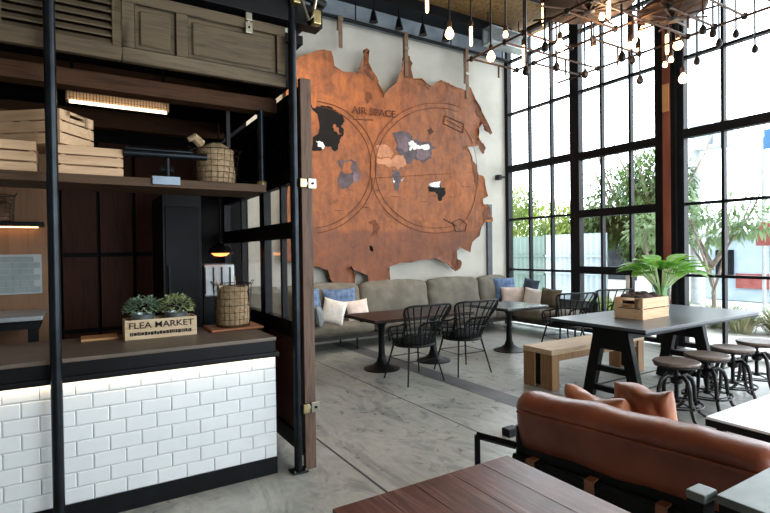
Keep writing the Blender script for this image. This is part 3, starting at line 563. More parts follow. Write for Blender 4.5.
def line(pts, r=.006, mat='ink', name='printed_line', closed=False):
    q = [on_wall(*p) for p in pts]; return MB().path([(x, HY-.004+wav(x, z)-.003, z) for x, z in q], r, 4, closed).obj(name, K[mat], hd)
def ell(cx, cy, rx, ry, a0, a1, n=36): return [(cx+rx*math.cos(R(a0+(a1-a0)*i/n)), cy+ry*math.sin(R(a0+(a1-a0)*i/n))) for i in range(n+1)]
for k in (0, 5): line(ell(311, 167, 65-k, 66-k, -85, 85), .005, 'fadeink'); line(ell(436, 168, 66-k, 65-k, 75, 290, 50), .0045, 'fadeink')
line([(353, 119), (373, 120)], .007, 'fadeink'); line([(372, 178), (372, 190)], .006, 'fadeink'); line([(372, 178), (475, 172)], .004, 'fadeink')
line([(444, 116), (463, 124), (462, 133), (443, 124)], .008, 'ink', closed=True); line([(446, 120), (460, 128)], .006, 'fadeink')
line([(452, 222), (460, 219), (466, 224), (465, 231), (455, 231)],   .008, 'ink', closed=True); line([(443, 219), (456, 226)], .01, 'ink'); line(ell(453, 175, 24, 52, -70, 70, 20), .005, 'fadeink')
patch([(368, 222), (376, 220), (381, 228), (378, 238), (370, 236)], 'fadeink', 'compass_print'); patch([(365, 93), (370, 92), (372, 99), (368, 104), (364, 99)], 'fadeink', 'compass_print'); patch([(427, 130), (431, 127), (434, 131), (430, 135)], 'ink', 'compass_print')
for e in ([(363, 56), (365.7, 49), (368.4, 51), (367.6, 63), (372, 72), (362, 66)], [(367, 64), (376.3, 78), (377.8, 84), (372, 80), (364, 70)], [(405.5, 56), (408.5, 58), (409.8, 70), (411.5, 79), (403, 76)], [(474, 99), (479, 107), (483, 117), (491, 133), (489.7, 134), (482, 122), (476, 108)], [(484, 204), (488.5, 207), (489.5, 214.5), (492, 221), (484, 222), (483, 212)], [(478, 138), (480.5, 142), (484, 153), (482.6, 153.6), (478, 146), (476, 142)], [(473, 162), (476.2, 165), (478, 174), (478.5, 186), (474, 176)], [(454, 252), (456.3, 251), (457.8, 269.5), (455, 270.5), (451, 264)], [(422, 84), (430, 87), (427, 90)], [(439, 81), (455, 88.5), (446, 88)]): patch(e, 'hideback', 'curled_edge', 2)
for k in range(16):
    px, py = 330+rnd.uniform(0, 135), 195+rnd.uniform(-10, 28); line([(px, py), (px+rnd.uniform(3, 9), py+rnd.uniform(-1, 1))], .004, 'fadeink', 'printed_mark')
x, z = on_wall(373, 113); text('lettering', 'AIR SPACE', .165, xf((x, HY-.045, z)) @ Matrix.Rotation(R(-2), 4, 'Y'), K['ink'], hd, sx=1.12, off=.002, ext=.003)
# rail, straps, track spots
t = thing('hanging_rail', 'long black steel rail carrying the leather hide', 'rail', (4.5, 7.35, 5.27))
MB().path([(1.6, 7.35, 5.27), (7.45, 7.35, 5.27)], .03, 10).obj('rail', K['black'], t, world=True)
for x in (1.9, 4.0, 6.0, 7.3): MB().path([(x, 7.35, 5.27), (x, 7.35, 5.62)], .012).obj('drop_rod', K['black'], t, world=True)
for n, (x, z0) in enumerate(((3.70, 4.78), (4.98, 4.55), (6.36, 4.35))):
    t = thing('leather_strap', '%s of the three brown straps holding the hide to the rail' % ('leftmost', 'middle', 'rightmost')[n], 'strap', (x, 7.33, z0), 0, 'straps of the hide')
    MB().box((-.035, -.012, 0), (.035, -.004, 5.27-z0+.03)).box((-.035, .05, .3), (.035, .056, 5.27-z0+.03)).box((-.035, -.012, 5.27-z0+.028), (.035, .056, 5.27-z0+.036)).obj('strap', K['strap'], t)
    MB().box((-.045, -.03, .45), (.045, -.013, .5)).obj('buckle', K['chrome'], t, bevel=.005)
for n, (x, z) in enumerate(((3.2, 5.38), (4.25, 5.38), (4.75, 5.38), (5.25, 5.38), (5.75, 5.38))):
    t = thing('track_spotlight', 'small black cone spotlight under the beam, %s from the left' % ('first', 'second', 'third', 'fourth', 'fifth')[n], 'spotlight', (x, 7.2, z), 0, 'spotlights above the hide')
    MB().lathe([(.075, -.11), (.07, -.1), (.035, .05), (.02, .08), (.015, .1)], n=18).obj('shade', K['black'], t); MB().path([(0, 0, .1), (0, 0, .24)], .01).obj('stem', K['black'], t)
    MB().lathe([(.05, -.105), (.05, -.1), (.001, -.099)], n=14).obj('lens', emit('spot_lens', '#ffd9a8', 2), t)
for x, en in ((2.6, 190), (3.4, 150), (4.3, 50)): spot((x, 6.0, 5.35), (x, 7.4, 2.9), en, (1, .78, .52), .08, 75, 'hide_spot')
t = thing('air_duct', 'galvanised slatted air outlet in the corner beside the window wall', 'air vent', (6.95, 7.0, 5.3))
MB().box((6.55, 6.85, 5.3), (7.5, 7.1, 5.33)).box((6.55, 6.85, 5.58), (7.5, 7.1, 5.61)).box((6.55, 7.06, 5.33), (7.5, 7.1, 5.58)).obj('housing', K['duct'], t, world=True)
b = MB()
for k in range(7): b.box((6.56, 6.86, 5.34+k*.035), (7.49, 6.95, 5.35+k*.035))
b.obj('slats', K['duct'], t, world=True); [MB().path([(x, 7.0, 5.61), (x, 7.0, 5.9)], .01).obj('drop_rod', K['black'], t, world=True) for x in (6.6, 7.4)]
t = thing('wall_box', 'tiny black bracket lamp on the wall beside the window jamb', 'wall lamp', (7.3, 7.52, 2.95)); MB().cbox((0, -.03, 0), (.1, .1, .1)).cbox((.1, -.05, .01), (.12, .05, .04)).obj('bracket', K['black'], t, bevel=.01)

# ---------------- sofa along the back wall ----------------
sf = thing('corner_sofa', 'long khaki canvas corner sofa along the back wall', 'sofa', (5, 7.0, 0))
segs = [(1.7, 2.62), (2.62, 3.945), (3.945, 5.30), (5.30, 6.50), (6.50, 7.28)]
def cushion_box(x0, x1, y0, y1, z0, z1, seed, rad=.06, m=None, ux=26, crown=.03):
    cx, cy, cz = (x0+x1)/2, (y0+y1)/2, (z0+z1)/2; hx, hy, hz = (x1-x0)/2, (y1-y0)/2, (z1-z0)/2
    bm = bmesh.new(); bmesh.ops.create_cube(bm, size=2); bmesh.ops.subdivide_edges(bm, edges=bm.edges[:], cuts=13, use_grid_fill=True)
    V = []; 
    for v in bm.verts:
        p = v.co; q = Vector((p.x*hx, p.y*hy, p.z*hz)); i = Vector((max(-hx+rad, min(hx-rad, q.x)), max(-hy+rad, min(hy-rad, q.y)), max(-hz+rad, min(hz-rad, q.z)))); d = q-i
        if d.length > 1e-6: q = i+d.normalized()*rad
        cr = crown*(1-p.x**2)*(1-p.y**2)*(1 if abs(p.z) > .99 else 0)*p.z+0; q.z += cr
        cr = crown*(1-p.x**2)*(1-p.z**2)*(1 if abs(p.y) > .99 else 0)*p.y; q.y += cr
        nrm = d.normalized() if d.length > 1e-6 else Vector((0, 0, 1)); q += nrm*(.013*noise.noise(Vector((q.x*5+seed, q.y*5, q.z*5)))+.007*noise.noise(Vector((q.x*16, q.y*9+seed, q.z*9))))
        v.co = q+Vector((cx, cy, cz)); V.append(tuple(v.co))
    bm.verts.index_update(); F = [tuple(v.index for v in f.verts) for f in bm.faces]; bm.free(); b = MB(); b.add(V, F, m); return b
for i, (x0, x1) in enumerate(segs[:4]):
    cushion_box(x0+.005, x1-.005, 6.72, 7.3, .25, .43, i*3.1, .07).obj('seat_cushion', K['sofa'], sf, world=True, smooth=60)
for i, (x0, x1) in enumerate(segs):
    m = Matrix.Translation((0, 7.27, .43)) @ Matrix.Rotation(R(-9), 4, 'X') @ Matrix.Translation((0, -7.25, -.43)); cushion_box(x0+.006, x1-.006, 7.1, 7.32, .41, .97, i*2.3+9, .09, m, crown=.04).obj('back_cushion', K['sofa'], sf, world=True, smooth=60)
MB().box((1.7, 6.78, .18), (7.4, 7.34, .25)).box((1.7, 7.4, .18), (7.42, 7.46, .8)).box((6.84, 5.3, .18), (7.42, 6.78, .25)).box((7.38, 5.3, .25), (7.43, 7.4, .6)).obj('base_frame', K['sofa_base'], sf, world=True, bevel=.01)
for x, y in ((1.8, 6.82), (3.66, 6.82), (5.55, 6.82), (6.9, 5.38), (6.88, 6.82), (1.8, 7.4), (3.66, 7.4), (5.55, 7.4), (7.36, 7.4), (7.36, 5.38)): MB().path([(x, y, 0), (x, y, .18)], .014).obj('leg', K['black'], sf, world=True)
for i, (y0, y1) in enumerate(((5.3, 6.0), (6.0, 6.72))): cushion_box(6.8, 7.34, y0+.005, y1-.005, .25, .43, 31+i, .07).obj('seat_cushion', K['sofa'], sf, world=True, smooth=60)
cushion_box(6.5, 7.34, 6.73, 7.28, .25, .43, 40, .07).obj('seat_cushion', K['sofa'], sf, world=True, smooth=60)
def throw_pillow(x, y, z, w, h, t, rz, tilt, mat, lab, roll=0, seed=0):
    o = MB().pillow(w, h, t, Matrix.Rotation(R(tilt), 4, 'X') @ Matrix.Rotation(R(roll), 4, 'Y'), seed=seed).obj('throw_pillow', K[mat]); o.location = (x, y, z); o.rotation_euler = (0, 0, R(rz)); return tag(o, lab, 'pillow', 'pillows on the corner sofa')
throw_pillow(2.94, 6.96, .71, .5, .48, .14, 20, -15, 'blue_c', 'blue pillow leaning behind the white one at the sofa left end', seed=1)
throw_pillow(3.50, 7.05, .70, .56, .46, .13, 0, -14, 'blue_c', 'wide blue pillow behind the blush white one, near the left table', seed=2)
throw_pillow(3.27, 6.83, .60, .36, .38, .14, -28, -16, 'white_c', 'tilted off-white pillow between two blue pillows at left', 14, 3)
throw_pillow(3.70, 6.86, .595, .40, .32, .13, 3, -14, 'pink_c', 'off-white blush pillow in front of the wide blue pillow', -4, 4)
throw_pillow(2.98, 6.70, .57, .3, .3, .12, 60, -10, 'grey_c', 'grey pillow end at the far left of the sofa', seed=5)
throw_pillow(7.06, 7.1, .745, .5, .42, .13, -8, -12, 'blue_c', 'pale blue pillow in the sofa corner beside the window', seed=6)
throw_pillow(7.03, 6.86, .62, .46, .34, .13, -35, -12, 'pink_c', 'blush pillow in the sofa corner, in front of the blue one', seed=7)
throw_pillow(7.12, 6.46, .61, .38, .34, .13, -72, -12, 'white_c', 'cream pillow between the blush and olive pillows by the window', 8, 8)
throw_pillow(7.26, 6.66, .74, .34, .40, .12, -80, -10, 'slate_c', 'slate blue pillow standing against the window', 10, 9)
throw_pillow(7.22, 6.14, .62, .40, .34, .16, -80, -10, 'olive_c', 'olive brown pillow standing against the window', 5, 10)

# ---------------- pedestal tables ----------------
def pedestal(t, x, y, h):
    b = MB().lathe([(.23, 0), (.23, .012), (.2, .02), (.12, .05), (.07, .09), (.045, .16), (.04, .3), (.04, h-.12), (.055, h-.06), (.1, h-.015), (.1, h)], (x, y, 0), 32); b.obj('pedestal', K['black'], t, world=True)
    MB().box((x-.3, y-.02, h), (x+.3, y+.02, h+.018)).box((x-.02, y-.28, h), (x+.02, y+.28, h+.018)).obj('top_bracket', K['black'], t, world=True)
t = thing('dining_table', 'long walnut-topped table on two black pedestals before the sofa', 'table', (3.76, 5.5, 0))
MB().box((2.99, 5.13, .652), (4.53, 5.93, .678)).obj('table_top', K['tab_brown'], t, world=True, bevel=.004); MB().box((2.985, 5.125, .638), (4.535, 5.935, .652)).obj('edge_band', K['black'], t, world=True)
pedestal(t, 3.3, 5.5, .62); pedestal(t, 4.12, 5.5, .62)
t = thing('dining_table', 'square grey-topped table on one black pedestal by the sofa corner', 'table', (5.46, 5.42, 0))
MB().box((5.04, 5.02, .652), (5.86, 5.82, .678)).obj('table_top', K['tab_dark'], t, world=True, bevel=.004); MB().box((5.035, 5.015, .638), (5.865, 5.825, .652)).obj('edge_band', K['black'], t, world=True); pedestal(t, 5.46, 5.42, .62)

# ---------------- woven chairs ----------------
def make_chair(lab):
    t = thing('woven_chair', lab, 'chair', (0, 0, 0), 0, 'black woven dining chairs'); SZ = .43; K_ = K['weave']
    HP = [(0, -.36, .895), (.12, -.358, .897), (.22, -.348, .897), (.285, -.33, .887), (.315, -.305, .86), (.312, -.28, .80), (.28, -.25, .735), (.265, -.2, .69), (.26, -.08, .655), (.255, .06, .63), (.245, .15, .60), (.22, .19, .54), (.2, .19, .44)]
    HP = [Vector(p) for p in HP]; P = [Vector((-p.x, p.y, p.z)) for p in HP[:0:-1]]+HP
    def cr_(P, t):
        t = max(0, min(len(P)-1.0001, t)); i = int(t); f = t-i; g = lambda k: P[max(0, min(len(P)-1, k))]
        a, b, c, d = g(i-1), g(i), g(i+1), g(i+2); return .5*((2*b)+(c-a)*f+(2*a-5*b+4*c-d)*f*f+(3*b-a-3*c+d)*f**3)
    N = len(P)-1; MID = N/2
    def low(a): an = a*R(140); return Vector((math.sin(an)*.225, -math.cos(an)*.225, SZ))
    def wall(a, q):   # a in -1..1 round the back, q from seat to rim
        tp = cr_(P, MID+a*MID); lo = low(a); v = lo.lerp(tp, q); o = Vector((lo.x, lo.y, 0)).normalized(); return v-o*.03*math.sin(PI*q)*(1-abs(a))+Vector((0, 0, 0))
    MB().path([cr_(P, N*k/70) for k in range(71)], .011, 8).obj('top_rail', K_, t)
    b = MB()
    for a in (-.92, -.8, -.68, -.56, -.45, -.36, -.27, -.18, -.09, 0, .09, .18, .27, .36, .45, .56, .68, .8, .92): b.path([wall(a, q/6) for q in range(7)], .0085, 5)
    b.obj('slats', K_, t)
    b = MB()
    for q, r in ((.3, .008), (.58, .008)): b.path([wall(-.9+1.8*k/50, q) for k in range(51)], r, 5)
    for k in range(14): q = .62+.027*k; b.path([wall(-.42+.84*i/24, q) for i in range(25)], .0028, 4)
    for k in range(12): q = .03+.022*k; b.path([wall(-.6+1.2*i/24, q) for i in range(25)], .0028, 4)
    b.obj('back_bands', K_, t)
    MB().lathe([(.02, SZ-.02), (.24, SZ-.02), (.25, SZ-.005), (.24, SZ+.008), (.02, SZ+.008)], (0, .0, 0), 30).obj('seat', K_, t)
    MB().lathe([(.01, SZ+.009), (.2, SZ+.009), (.225, SZ+.025), (.2, SZ+.042), (.01, SZ+.048)], (0, .0, 0), 30).obj('seat_pad', K['seatpad'], t)
    for sx in (-1, 1):
        for sy in (-1, 1): MB().path([(sx*.17, sy*.16, SZ-.02), (sx*.25, sy*.25, 0)], [.012, .009], 8).obj('leg', K_, t)
    MB().path([(sx*.205*1, sy*.2, .26) for sx, sy in ((1, 1), (-1, 1), (-1, -1), (1, -1))], .006, 5, True).obj('stretcher', K_, t)
    return t
ch = make_chair('black woven chair at the left end of the walnut table'); ch.location = (3.33, 4.83, 0)
dup(ch, (4.06, 4.83, 0), R(-3), 'black woven chair at the right end of the walnut table', 'black woven dining chairs')
dup(ch, (5.84, 4.74, 0), R(-16), 'black woven chair beside the wooden bench, before the small table')
dup(ch, (6.78, 4.80, 0), R(-20), 'black woven chair nearest the window, behind the wooden crate')
dup(ch, (5.55, 6.18, 0), R(170), 'black woven chair beyond the small square table') if 0 else None

# ---------------- bench and trestle table ----------------
t = thing('wooden_bench', 'chunky oak bench beside the black trestle table', 'bench', (5.2, 3.8, 0))
MB().box((4.24, 3.6, .375), (5.90, 4.0, .43)).obj('seat', K['bench'], t, world=True, bevel=.006); MB().box((4.36, 3.62, .30), (5.78, 3.65, .375)).box((4.36, 3.95, .30), (5.78, 3.98, .375)).obj('apron', K['benchleg'], t, world=True)
for x in (4.245, 5.78):
    for y0 in (3.6, 3.84): MB().box((x, y0, 0), (x+.115, y0+.16, .375)).obj('leg', K['benchleg'], t, world=True, bevel=.005)
    MB().box((x+.02, 3.755, .03), (x+.095, 3.845, .36)).obj('leg_gap_shade', K['black'], t, world=True)  # black block stands in for the shade in the gap between legs
t = thing('trestle_table', 'large grey-topped table on black A-frame trestles', 'table', (5.25, 3.05, 0))
MB().prism([(4.17, 2.53), (6.25, 2.53), (6.34, 2.56), (6.34, 3.56), (4.17, 3.56)], .757, .785, 'z').obj('table_top', K['grey_top'], t, world=True, bevel=.004); MB().box((4.2, 2.55, .735), (6.3, 3.54, .757)).obj('edge_frame', K['black'], t, world=True)
for x in (4.48, 5.8):
    b = MB(); c = 3.06
    def bar(p, q, wd=.075, tk=.07):
        p, q = Vector((x, *p)), Vector((x, *q)); d = (q-p); L = d.length; a = math.atan2(d.y, d.z); b.cbox((0, 0, L/2), (tk, wd, L), Matrix.Translation(p) @ Matrix.Rotation(-a, 4, 'X'))
    bar((c+.27, 0.003), (c+.12, .735), .11); bar((c-.27, 0.003), (c-.12, .735), .11); bar((c-.23, .1), (c+.23, .1), .06, .05); bar((c-.18, .3), (c+.18, .3), .06, .05); b.prism([(c-.16, .5), (c+.16, .5), (c+.2, .735), (c-.2, .735)], x-.036, x+.036, 'x'); b.obj('trestle', K['trestle'], t, world=True, bevel=.004)
MB().box((4.52, 3.03, .58), (5.76, 3.09, .64)).obj('stretcher', K['trestle'], t, world=True)

# crate, plant on the trestle table
tz = .7855; cr = R(3); cx, cy = 4.97, 3.06
crate('wooden_crate', 'small two-slat pine crate of brown husks on the trestle table', 'crate', (cx, cy, tz), cr, .50, .30, .21, 2, K['pine'])
q = random.Random(3); k = 0
spots_ = [(-.17, -.06), (-.09, .06), (-.03, -.07), (.03, .06), (.1, -.06), (.16, .06), (-.17, .07), (-.1, -.07)]
words = ['leftmost dark husk at the crate front', 'second dark husk along the crate rear', 'dark husk at the crate front centre', 'dark husk at the crate rear centre', 'right dark husk at the crate front', 'right dark husk at the crate rear', 'left rear dark husk in the crate corner', 'small dark husk low at the crate front']
for (x, y), wd in zip(spots_, words):
    b = MB(); nr, nj = 9, 14; V = []; F = []
    for i in range(nr+1):
        for j in range(nj):
            th = PI*i/nr; a = 2*PI*j/nj; rr = .058*(1+.18*math.cos(j*PI+i*PI)); V.append((rr*math.sin(th)*math.cos(a)*1.15, rr*math.sin(th)*math.sin(a), .058*math.cos(th)))
    for i in range(nr):
        for j in range(nj): F.append((i*nj+j, (i+1)*nj+j, (i+1)*nj+(j+1) % nj, i*nj+(j+1) % nj))
    b.add(V, F); o = b.obj('dried_husk', K['cone']); p = Matrix.Rotation(cr, 4, 'Z') @ Vector((x, y, 0)); o.location = (cx+p.x, cy+p.y, tz+.185+q.uniform(-.01, .02)); o.rotation_euler = (q.uniform(-.4, .4), q.uniform(-.4, .4), q.uniform(0, 6)); tag(o, wd+' on the trestle table', 'husk', 'husks in the pine crate')
# packing below the husks so that they rest on something
o = MB().cbox((0, 0, .07), (.44, .25, .11)).obj('wood_shavings', K['soil']); o.location = (cx, cy, tz); o.rotation_euler = (0, 0, cr); tag(o, 'dark packing filling the pine crate under the husks', 'packing', kind='stuff')
vx, vy = 5.46, 3.13
t = thing('vase_plant', 'leafy green plant in a clear glass vase behind the pine crate', 'plant', (vx, vy, tz))
MB().lathe([(.06, 0), (.075, .005), (.085, .15), (.095, .3), (.091, .3), (.08, .15), (.07, .012), (.001, .012)], n=28).obj('vase', K['vase'], t)
b = MB(); s = MB(); q = random.Random(12)
for k in range(38):
    a = 2*PI*k/38*3.3+q.uniform(-.2, .2); lean = q.uniform(.25, 1)**.7; up_ = 1-lean*.62
    d = Vector((math.cos(a), math.sin(a), 0)); p0 = Vector((0, 0, .03))+d*.03; p1 = Vector((0, 0, .26))+d*.055; p2 = p1+d*lean*.2+Vector((0, 0, .05+.30*up_))
    s.path([p0, p1, (p1+p2)/2+Vector((0, 0, .02)), p2], .006, 5); b.leaf(p2-(d*.02), d*(.35+lean)+Vector((0, 0, .75*up_+.1)), q.uniform(.24, .32), q.uniform(.17, .22), .25, n=8)
b.obj('leaves', K['leaf'], t); s.obj('stems', K['stem'], t)

# ---------------- stools ----------------
def make_stool(lab):
    t = thing('iron_stool', lab, 'stool', (0, 0, 0), 0, 'industrial stools along the trestle table'); SZ = .5
    MB().lathe([(.01, -.03), (.13, -.03), (.17, -.022), (.185, -.008), (.186, .004), (.178, .012), (.12, .004), (.01, .0)], (0, 0, SZ), 36).obj('seat', K['stoolwood'], t)
    MB().lathe([(.17, -.034), (.176, -.03), (.176, -.022), (.1, -.02)], (0, 0, SZ), 30).obj('seat_ring', K['iron'], t)
    b = MB().path([(0, 0, .16), (0, 0, .47)], .016, 10)
    for k in range(22): b.lathe([(.017, 0), (.021, .003), (.017, .006)], (0, 0, .18+k*.012), 10)
    b.obj('screw_post', K['iron'], t); MB().lathe([(.03, 0), (.045, .01), (.05, .05), (.03, .08), (.022, .1)], (0, 0, .31), 16).obj('hub', K['iron'], t); MB().lathe([(.03, 0), (.035, .03)], (0, 0, .15), 14).obj('lower_hub', K['iron'], t)
    for k in range(4):
        a = PI/4+k*PI/2; cs, sn = math.cos(a), math.sin(a)
        pts = [(.03, .37), (.09, .385), (.14, .35), (.165, .28), (.17, .2), (.185, .12), (.215, .05), (.27, 0.013)]; MB().path([(r*cs, r*sn, z) for r, z in pts], [.016, .019, .019, .018, .017, .016, .015, .013], 8).obj('leg', K['iron'], t)
    b = MB().path([(.2*math.cos(2*PI*j/32), .2*math.sin(2*PI*j/32), .14) for j in range(32)], .009, 6, True).path([(.165*math.cos(2*PI*j/28), .165*math.sin(2*PI*j/28), .15) for j in range(28)], .006, 6, True)
    for k in range(4): a = PI/4+k*PI/2; b.path([(.03*math.cos(a), .03*math.sin(a), .165), (.18*math.cos(a), .18*math.sin(a), .15)], .007, 6).cbox((.2*math.cos(a), .2*math.sin(a), .145), (.03, .03, .02))
    b.obj('footrest_ring', K['iron'], t); return t
st = make_stool('iron stool nearest the leather sofa, first in the row'); st.location = (4.44, 2.42, 0); st.rotation_euler = (0, 0, .35)
for (x, y, a, l) in ((4.93, 2.41, .1, 'second iron stool in the row along the trestle table'), (5.48, 2.44, .6, 'third iron stool in the row along the trestle table'), (6.03, 2.46, .2, 'fourth iron stool, farthest in the row and cut by the frame')): dup(st, (x, y, 0), a, l)

# ---------------- leather sofa (seen from behind) ----------------
# local axes: +x forward (seat side), -y runs from the far end towards the camera
SA = math.atan2(.19, .98)
ls = thing('leather_armchair', 'wide cognac leather armchair on a black steel frame, seen from behind', 'armchair', (1.86, 1.86, 0), R(9.5))
Lw = 1.12
def leather_body():
    # cross-section in (x, z), swept along -y
    prof = [(.075, .47), (.04, .50), (.018, .58), (.0, .68), (.008, .693), (-.002, .703), (.008, .735), (.045, .765), (.11, .778), (.18, .765), (.225, .72), (.24, .65), (.24, .55), (.25, .47), (.25, .45), (.17, .445)]
    n = 46; V = []; F = []; m = len(prof)
    for i in range(n+1):
        t = i/n; y = -t*Lw; e = min(t, 1-t)*Lw; k = min(1, (e/.07))**.5
        for j, (x, z) in enumerate(prof):
            cx, cz = .125, .56; x2 = cx+(x-cx)*(.35+.65*k); z2 = cz+(z-cz)*(.84+.16*k)
            w1 = noise.noise(Vector((y*5, z*6, x*4)))*.012+noise.noise(Vector((y*14, z*8, x*9)))*.006
            if z > .7: z2 += w1*1.1
            x2 += w1*.8; V.append((x2, y, z2))
    for i in range(n):
        for j in range(m): F.append((i*m+j, i*m+(j+1) % m, (i+1)*m+(j+1) % m, (i+1)*m+j))
    F.append(tuple(range(m))[::-1]); F.append(tuple(n*m+j for j in range(m))); return MB().add(V, F)
bk = leather_body().obj('back_cushion', K['leather'], ls, smooth=60, sub=1)
MB().path([(-.004+.008*noise.noise(Vector((-k*Lw/20*4, 0, 0))), -k*Lw/20, .691) for k in range(1, 20)], .006, 6).obj('piping', K['leather'], bk)
for f in range(1): cushion_box(.26, .86, -Lw+.02, -.02, .27, .44, 77, .07).obj('seat_cushion', K['leather2'], ls, smooth=60)
b = MB()
for p in ([(.0, .2, 0), (.0, .2, .5), (.03, -.02, .5)], [(.0, .2, .0), (.0, .2, .02)], [(.0, .2, .33), (.03, -.02, .33)], [(.8, -.02, 0), (.8, -.02, .26)], [(.8, -Lw+.02, 0), (.8, -Lw+.02, .26)], [(.05, -.03, .24), (.8, -.03, .24)], [(.05, -Lw+.03, .24), (.8, -Lw+.03, .24)], [(.8, -.02, .24), (.8, -Lw+.02, .24)], [(.05, -.03, 0), (.05, -.03, .6)], [(.05, -Lw+.03, 0), (.05, -Lw+.03, .6)]):
    for i in range(len(p)-1): b.path([p[i], p[i+1]], .02, 4)
b.obj('steel_frame', K['black'], ls)
MB().path([(.02, -.02, .45), (.02, -Lw+.02, .45)], .018, 6).path([(.03, -.02, .25), (.03, -Lw+.02, .25)], .018, 6).obj('back_rails', K['black'], ls)
MB().box((.05, -Lw+.04, .2), (.075, -.04, .5)).obj('back_shade', plain('black_canvas', '#0c0c0c', '#121212', .95), ls)  # black sheet standing in for the shadow below the leather back
for y in (-.13, -.43, -.73, -1.0): MB().box((-.01, y-.022, .30), (-.002, y+.022, .47)).box((-.01, y-.022, .462), (.045, y+.022, .47)).box((-.01, y-.022, .30), (.05, y+.022, .308)).obj('strap', plain('tan_strap', '#7a4a30', '#95613e', .5), ls, bevel=.003)
# loose folded leather cushion
lc = thing('leather_cushion', 'crumpled rosy leather cushion slumped on the armchair seat', 'cushion', (2.42, 1.60, .45), R(9.5))
def crumple(w, h, t, m, seed):
    b = MB().pillow(w, h, t, None, n=34, wr=.006, sq=.42, seed=seed); V = []
    for p in b.v:
        p = Vector(p); k = max(0, 1-abs(noise.noise(Vector((p.x*4+seed, p.z*3, seed)))*5))**2; k2 = max(0, 1-abs(noise.noise(Vector((p.x*3, p.z*8+seed, 2)))*6))**2
        p.y *= 1-.30*k-.2*k2; p.z += .022*noise.noise(Vector((p.x*5+seed, 0, p.z*4)))*2; p.y += .05*math.sin(p.x*9+seed)*(p.z/h+.5); V.append(tuple(m @ p))
    b.v = V; return b
crumple(.34, .34, .20, Matrix.Translation((.05, -.10, .175)) @ Matrix.Rotation(R(90), 4, 'Z') @ Matrix.Rotation(R(-8), 4, 'X') @ Matrix.Rotation(R(4), 4, 'Y'), 3).obj('cushion_body', K['leather2'], lc, smooth=70, sub=1)
crumple(.40, .30, .19, Matrix.Translation((.0, .10, .155)) @ Matrix.Rotation(R(78), 4, 'Z') @ Matrix.Rotation(R(-30), 4, 'X') @ Matrix.Rotation(R(6), 4, 'Y'), 8).obj('folded_flap', K['leather2'], lc, smooth=70, sub=1)

# floor outlet box
t = thing('outlet_box', 'small black box standing on the concrete floor by the armchair arm', 'box', (2.97, 2.94, 0)); MB().cbox((0, 0, .03), (.12, .085, .06)).obj('box', K['black'], t, bevel=.004); MB().cbox((0, 0, .062), (.11, .075, .004)).obj('lid', K['black'], t, bevel=.002)

# ---------------- foreground tables ----------------
t = thing('plank_table', 'reddish-brown plank-topped table in the foreground', 'table', (1, .9, 0))
b = MB(); xs = [.634, .80, .925, 1.075, 1.215, 1.345]
for i in range(5): b = MB().box((xs[i]+.0005, .45, .712), (xs[i+1]-.0005, 1.352, .74)); b.obj('plank', K['planks'], t, world=True, bevel=.0012, smooth=0)
MB().box((.70, .5, .64), (1.28, 1.28, .712)).obj('apron', K['trestle'], t, world=True)
for x in (.72, 1.26):
    for y in (.52, 1.26): MB().cbox((x, y, .32), (.05, .05, .64)).obj('leg', K['black'], t, world=True)
t = thing('coffee_table', 'low table with glossy white top and black edge at right', 'table', (3.9, 1.2, 0))
MB().box((3.3, .4, .436), (4.9, 1.62, .452)).obj('table_top', K['white_t'], t, world=True, bevel=.002); MB().box((3.297, .397, .395), (4.903, 1.623, .436)).obj('edge_frame', K['black'], t, world=True)
for x in (3.36, 4.84):
    for y in (.46, 1.56): MB().cbox((x, y, .1975), (.04, .04, .395)).obj('leg', K['black'], t, world=True)
t = thing('slate_table', 'grey-green slate-topped table in the bottom right corner', 'table', (2, .5, 0))
MB().box((1.485, .15, .795), (2.05, .705, .82)).obj('table_top', K['green_t'], t, world=True, bevel=.004); MB().box((1.468, .725, .785), (1.54, .778, .812)).obj('corner_cap', K['green_t'], t, world=True, bevel=.006)
MB().box((1.49, .155, .71), (2.045, .70, .795)).obj('apron', K['black'], t, world=True); MB().box((1.47, .73, .0), (1.53, .775, .785)).obj('leg', K['black'], t, world=True)
for x, y in ((2.0, .2), (1.52, .2), (2.0, .66)): MB().cbox((x, y, .355), (.05, .05, .71)).obj('leg', K['black'], t, world=True)

# ---------------- pipe chandelier ----------------
def W3(px, py, y=None, z=None):
    d = cam_ray(px, py); k = (y/d.y) if y else (z-1.5)/d.z; return Vector((d.x*k, d.y*k, 1.5+d.z*k))
cc = thing('pipe_chandelier', 'sprawling black pipe chandelier with round brown hubs over the trestle table', 'chandelier', (4.7, 3.1, 3.9))
hubs = [(4.2, 3.08, 3.80, .42), (5.02, 2.75, 3.79, .3)]
for n, (x, y, z, r) in enumerate(hubs):
    MB().lathe([(.02, .0), (r-.03, .0), (r, .02), (r, .05), (.02, .16)], (x, y, z), 40).obj('hub_disc', K['copper'] if n else plain('dark_brown_disc', '#38271d', '#523828', .6), cc, world=True); MB().path([(x, y, z+.1), (x, y, ZC)], .018, 8).obj('drop_pipe', K['black'], cc, world=True)
    for k in range(10):
        a = 2*PI*k/10+.2; MB().path([(x+math.cos(a)*.04, y+math.sin(a)*.04, z-.05), (x+math.cos(a)*r*1.25, y+math.sin(a)*r*1.25, z-.02)], .01, 6).obj('spoke', K['copper'], cc, world=True)
    MB().lathe([(.02, -.07), (.05, -.06), (.05, -.02), (.02, 0)], (x, y, z), 14).obj('boss', K['iron'], cc, world=True)
for x in (4.0, 4.75, 5.6): MB().path([(x, 1.9, 3.74), (x, 4.6, 3.74)], .013, 6).obj('long_pipe', K['copper'], cc, world=True)
q = random.Random(8)
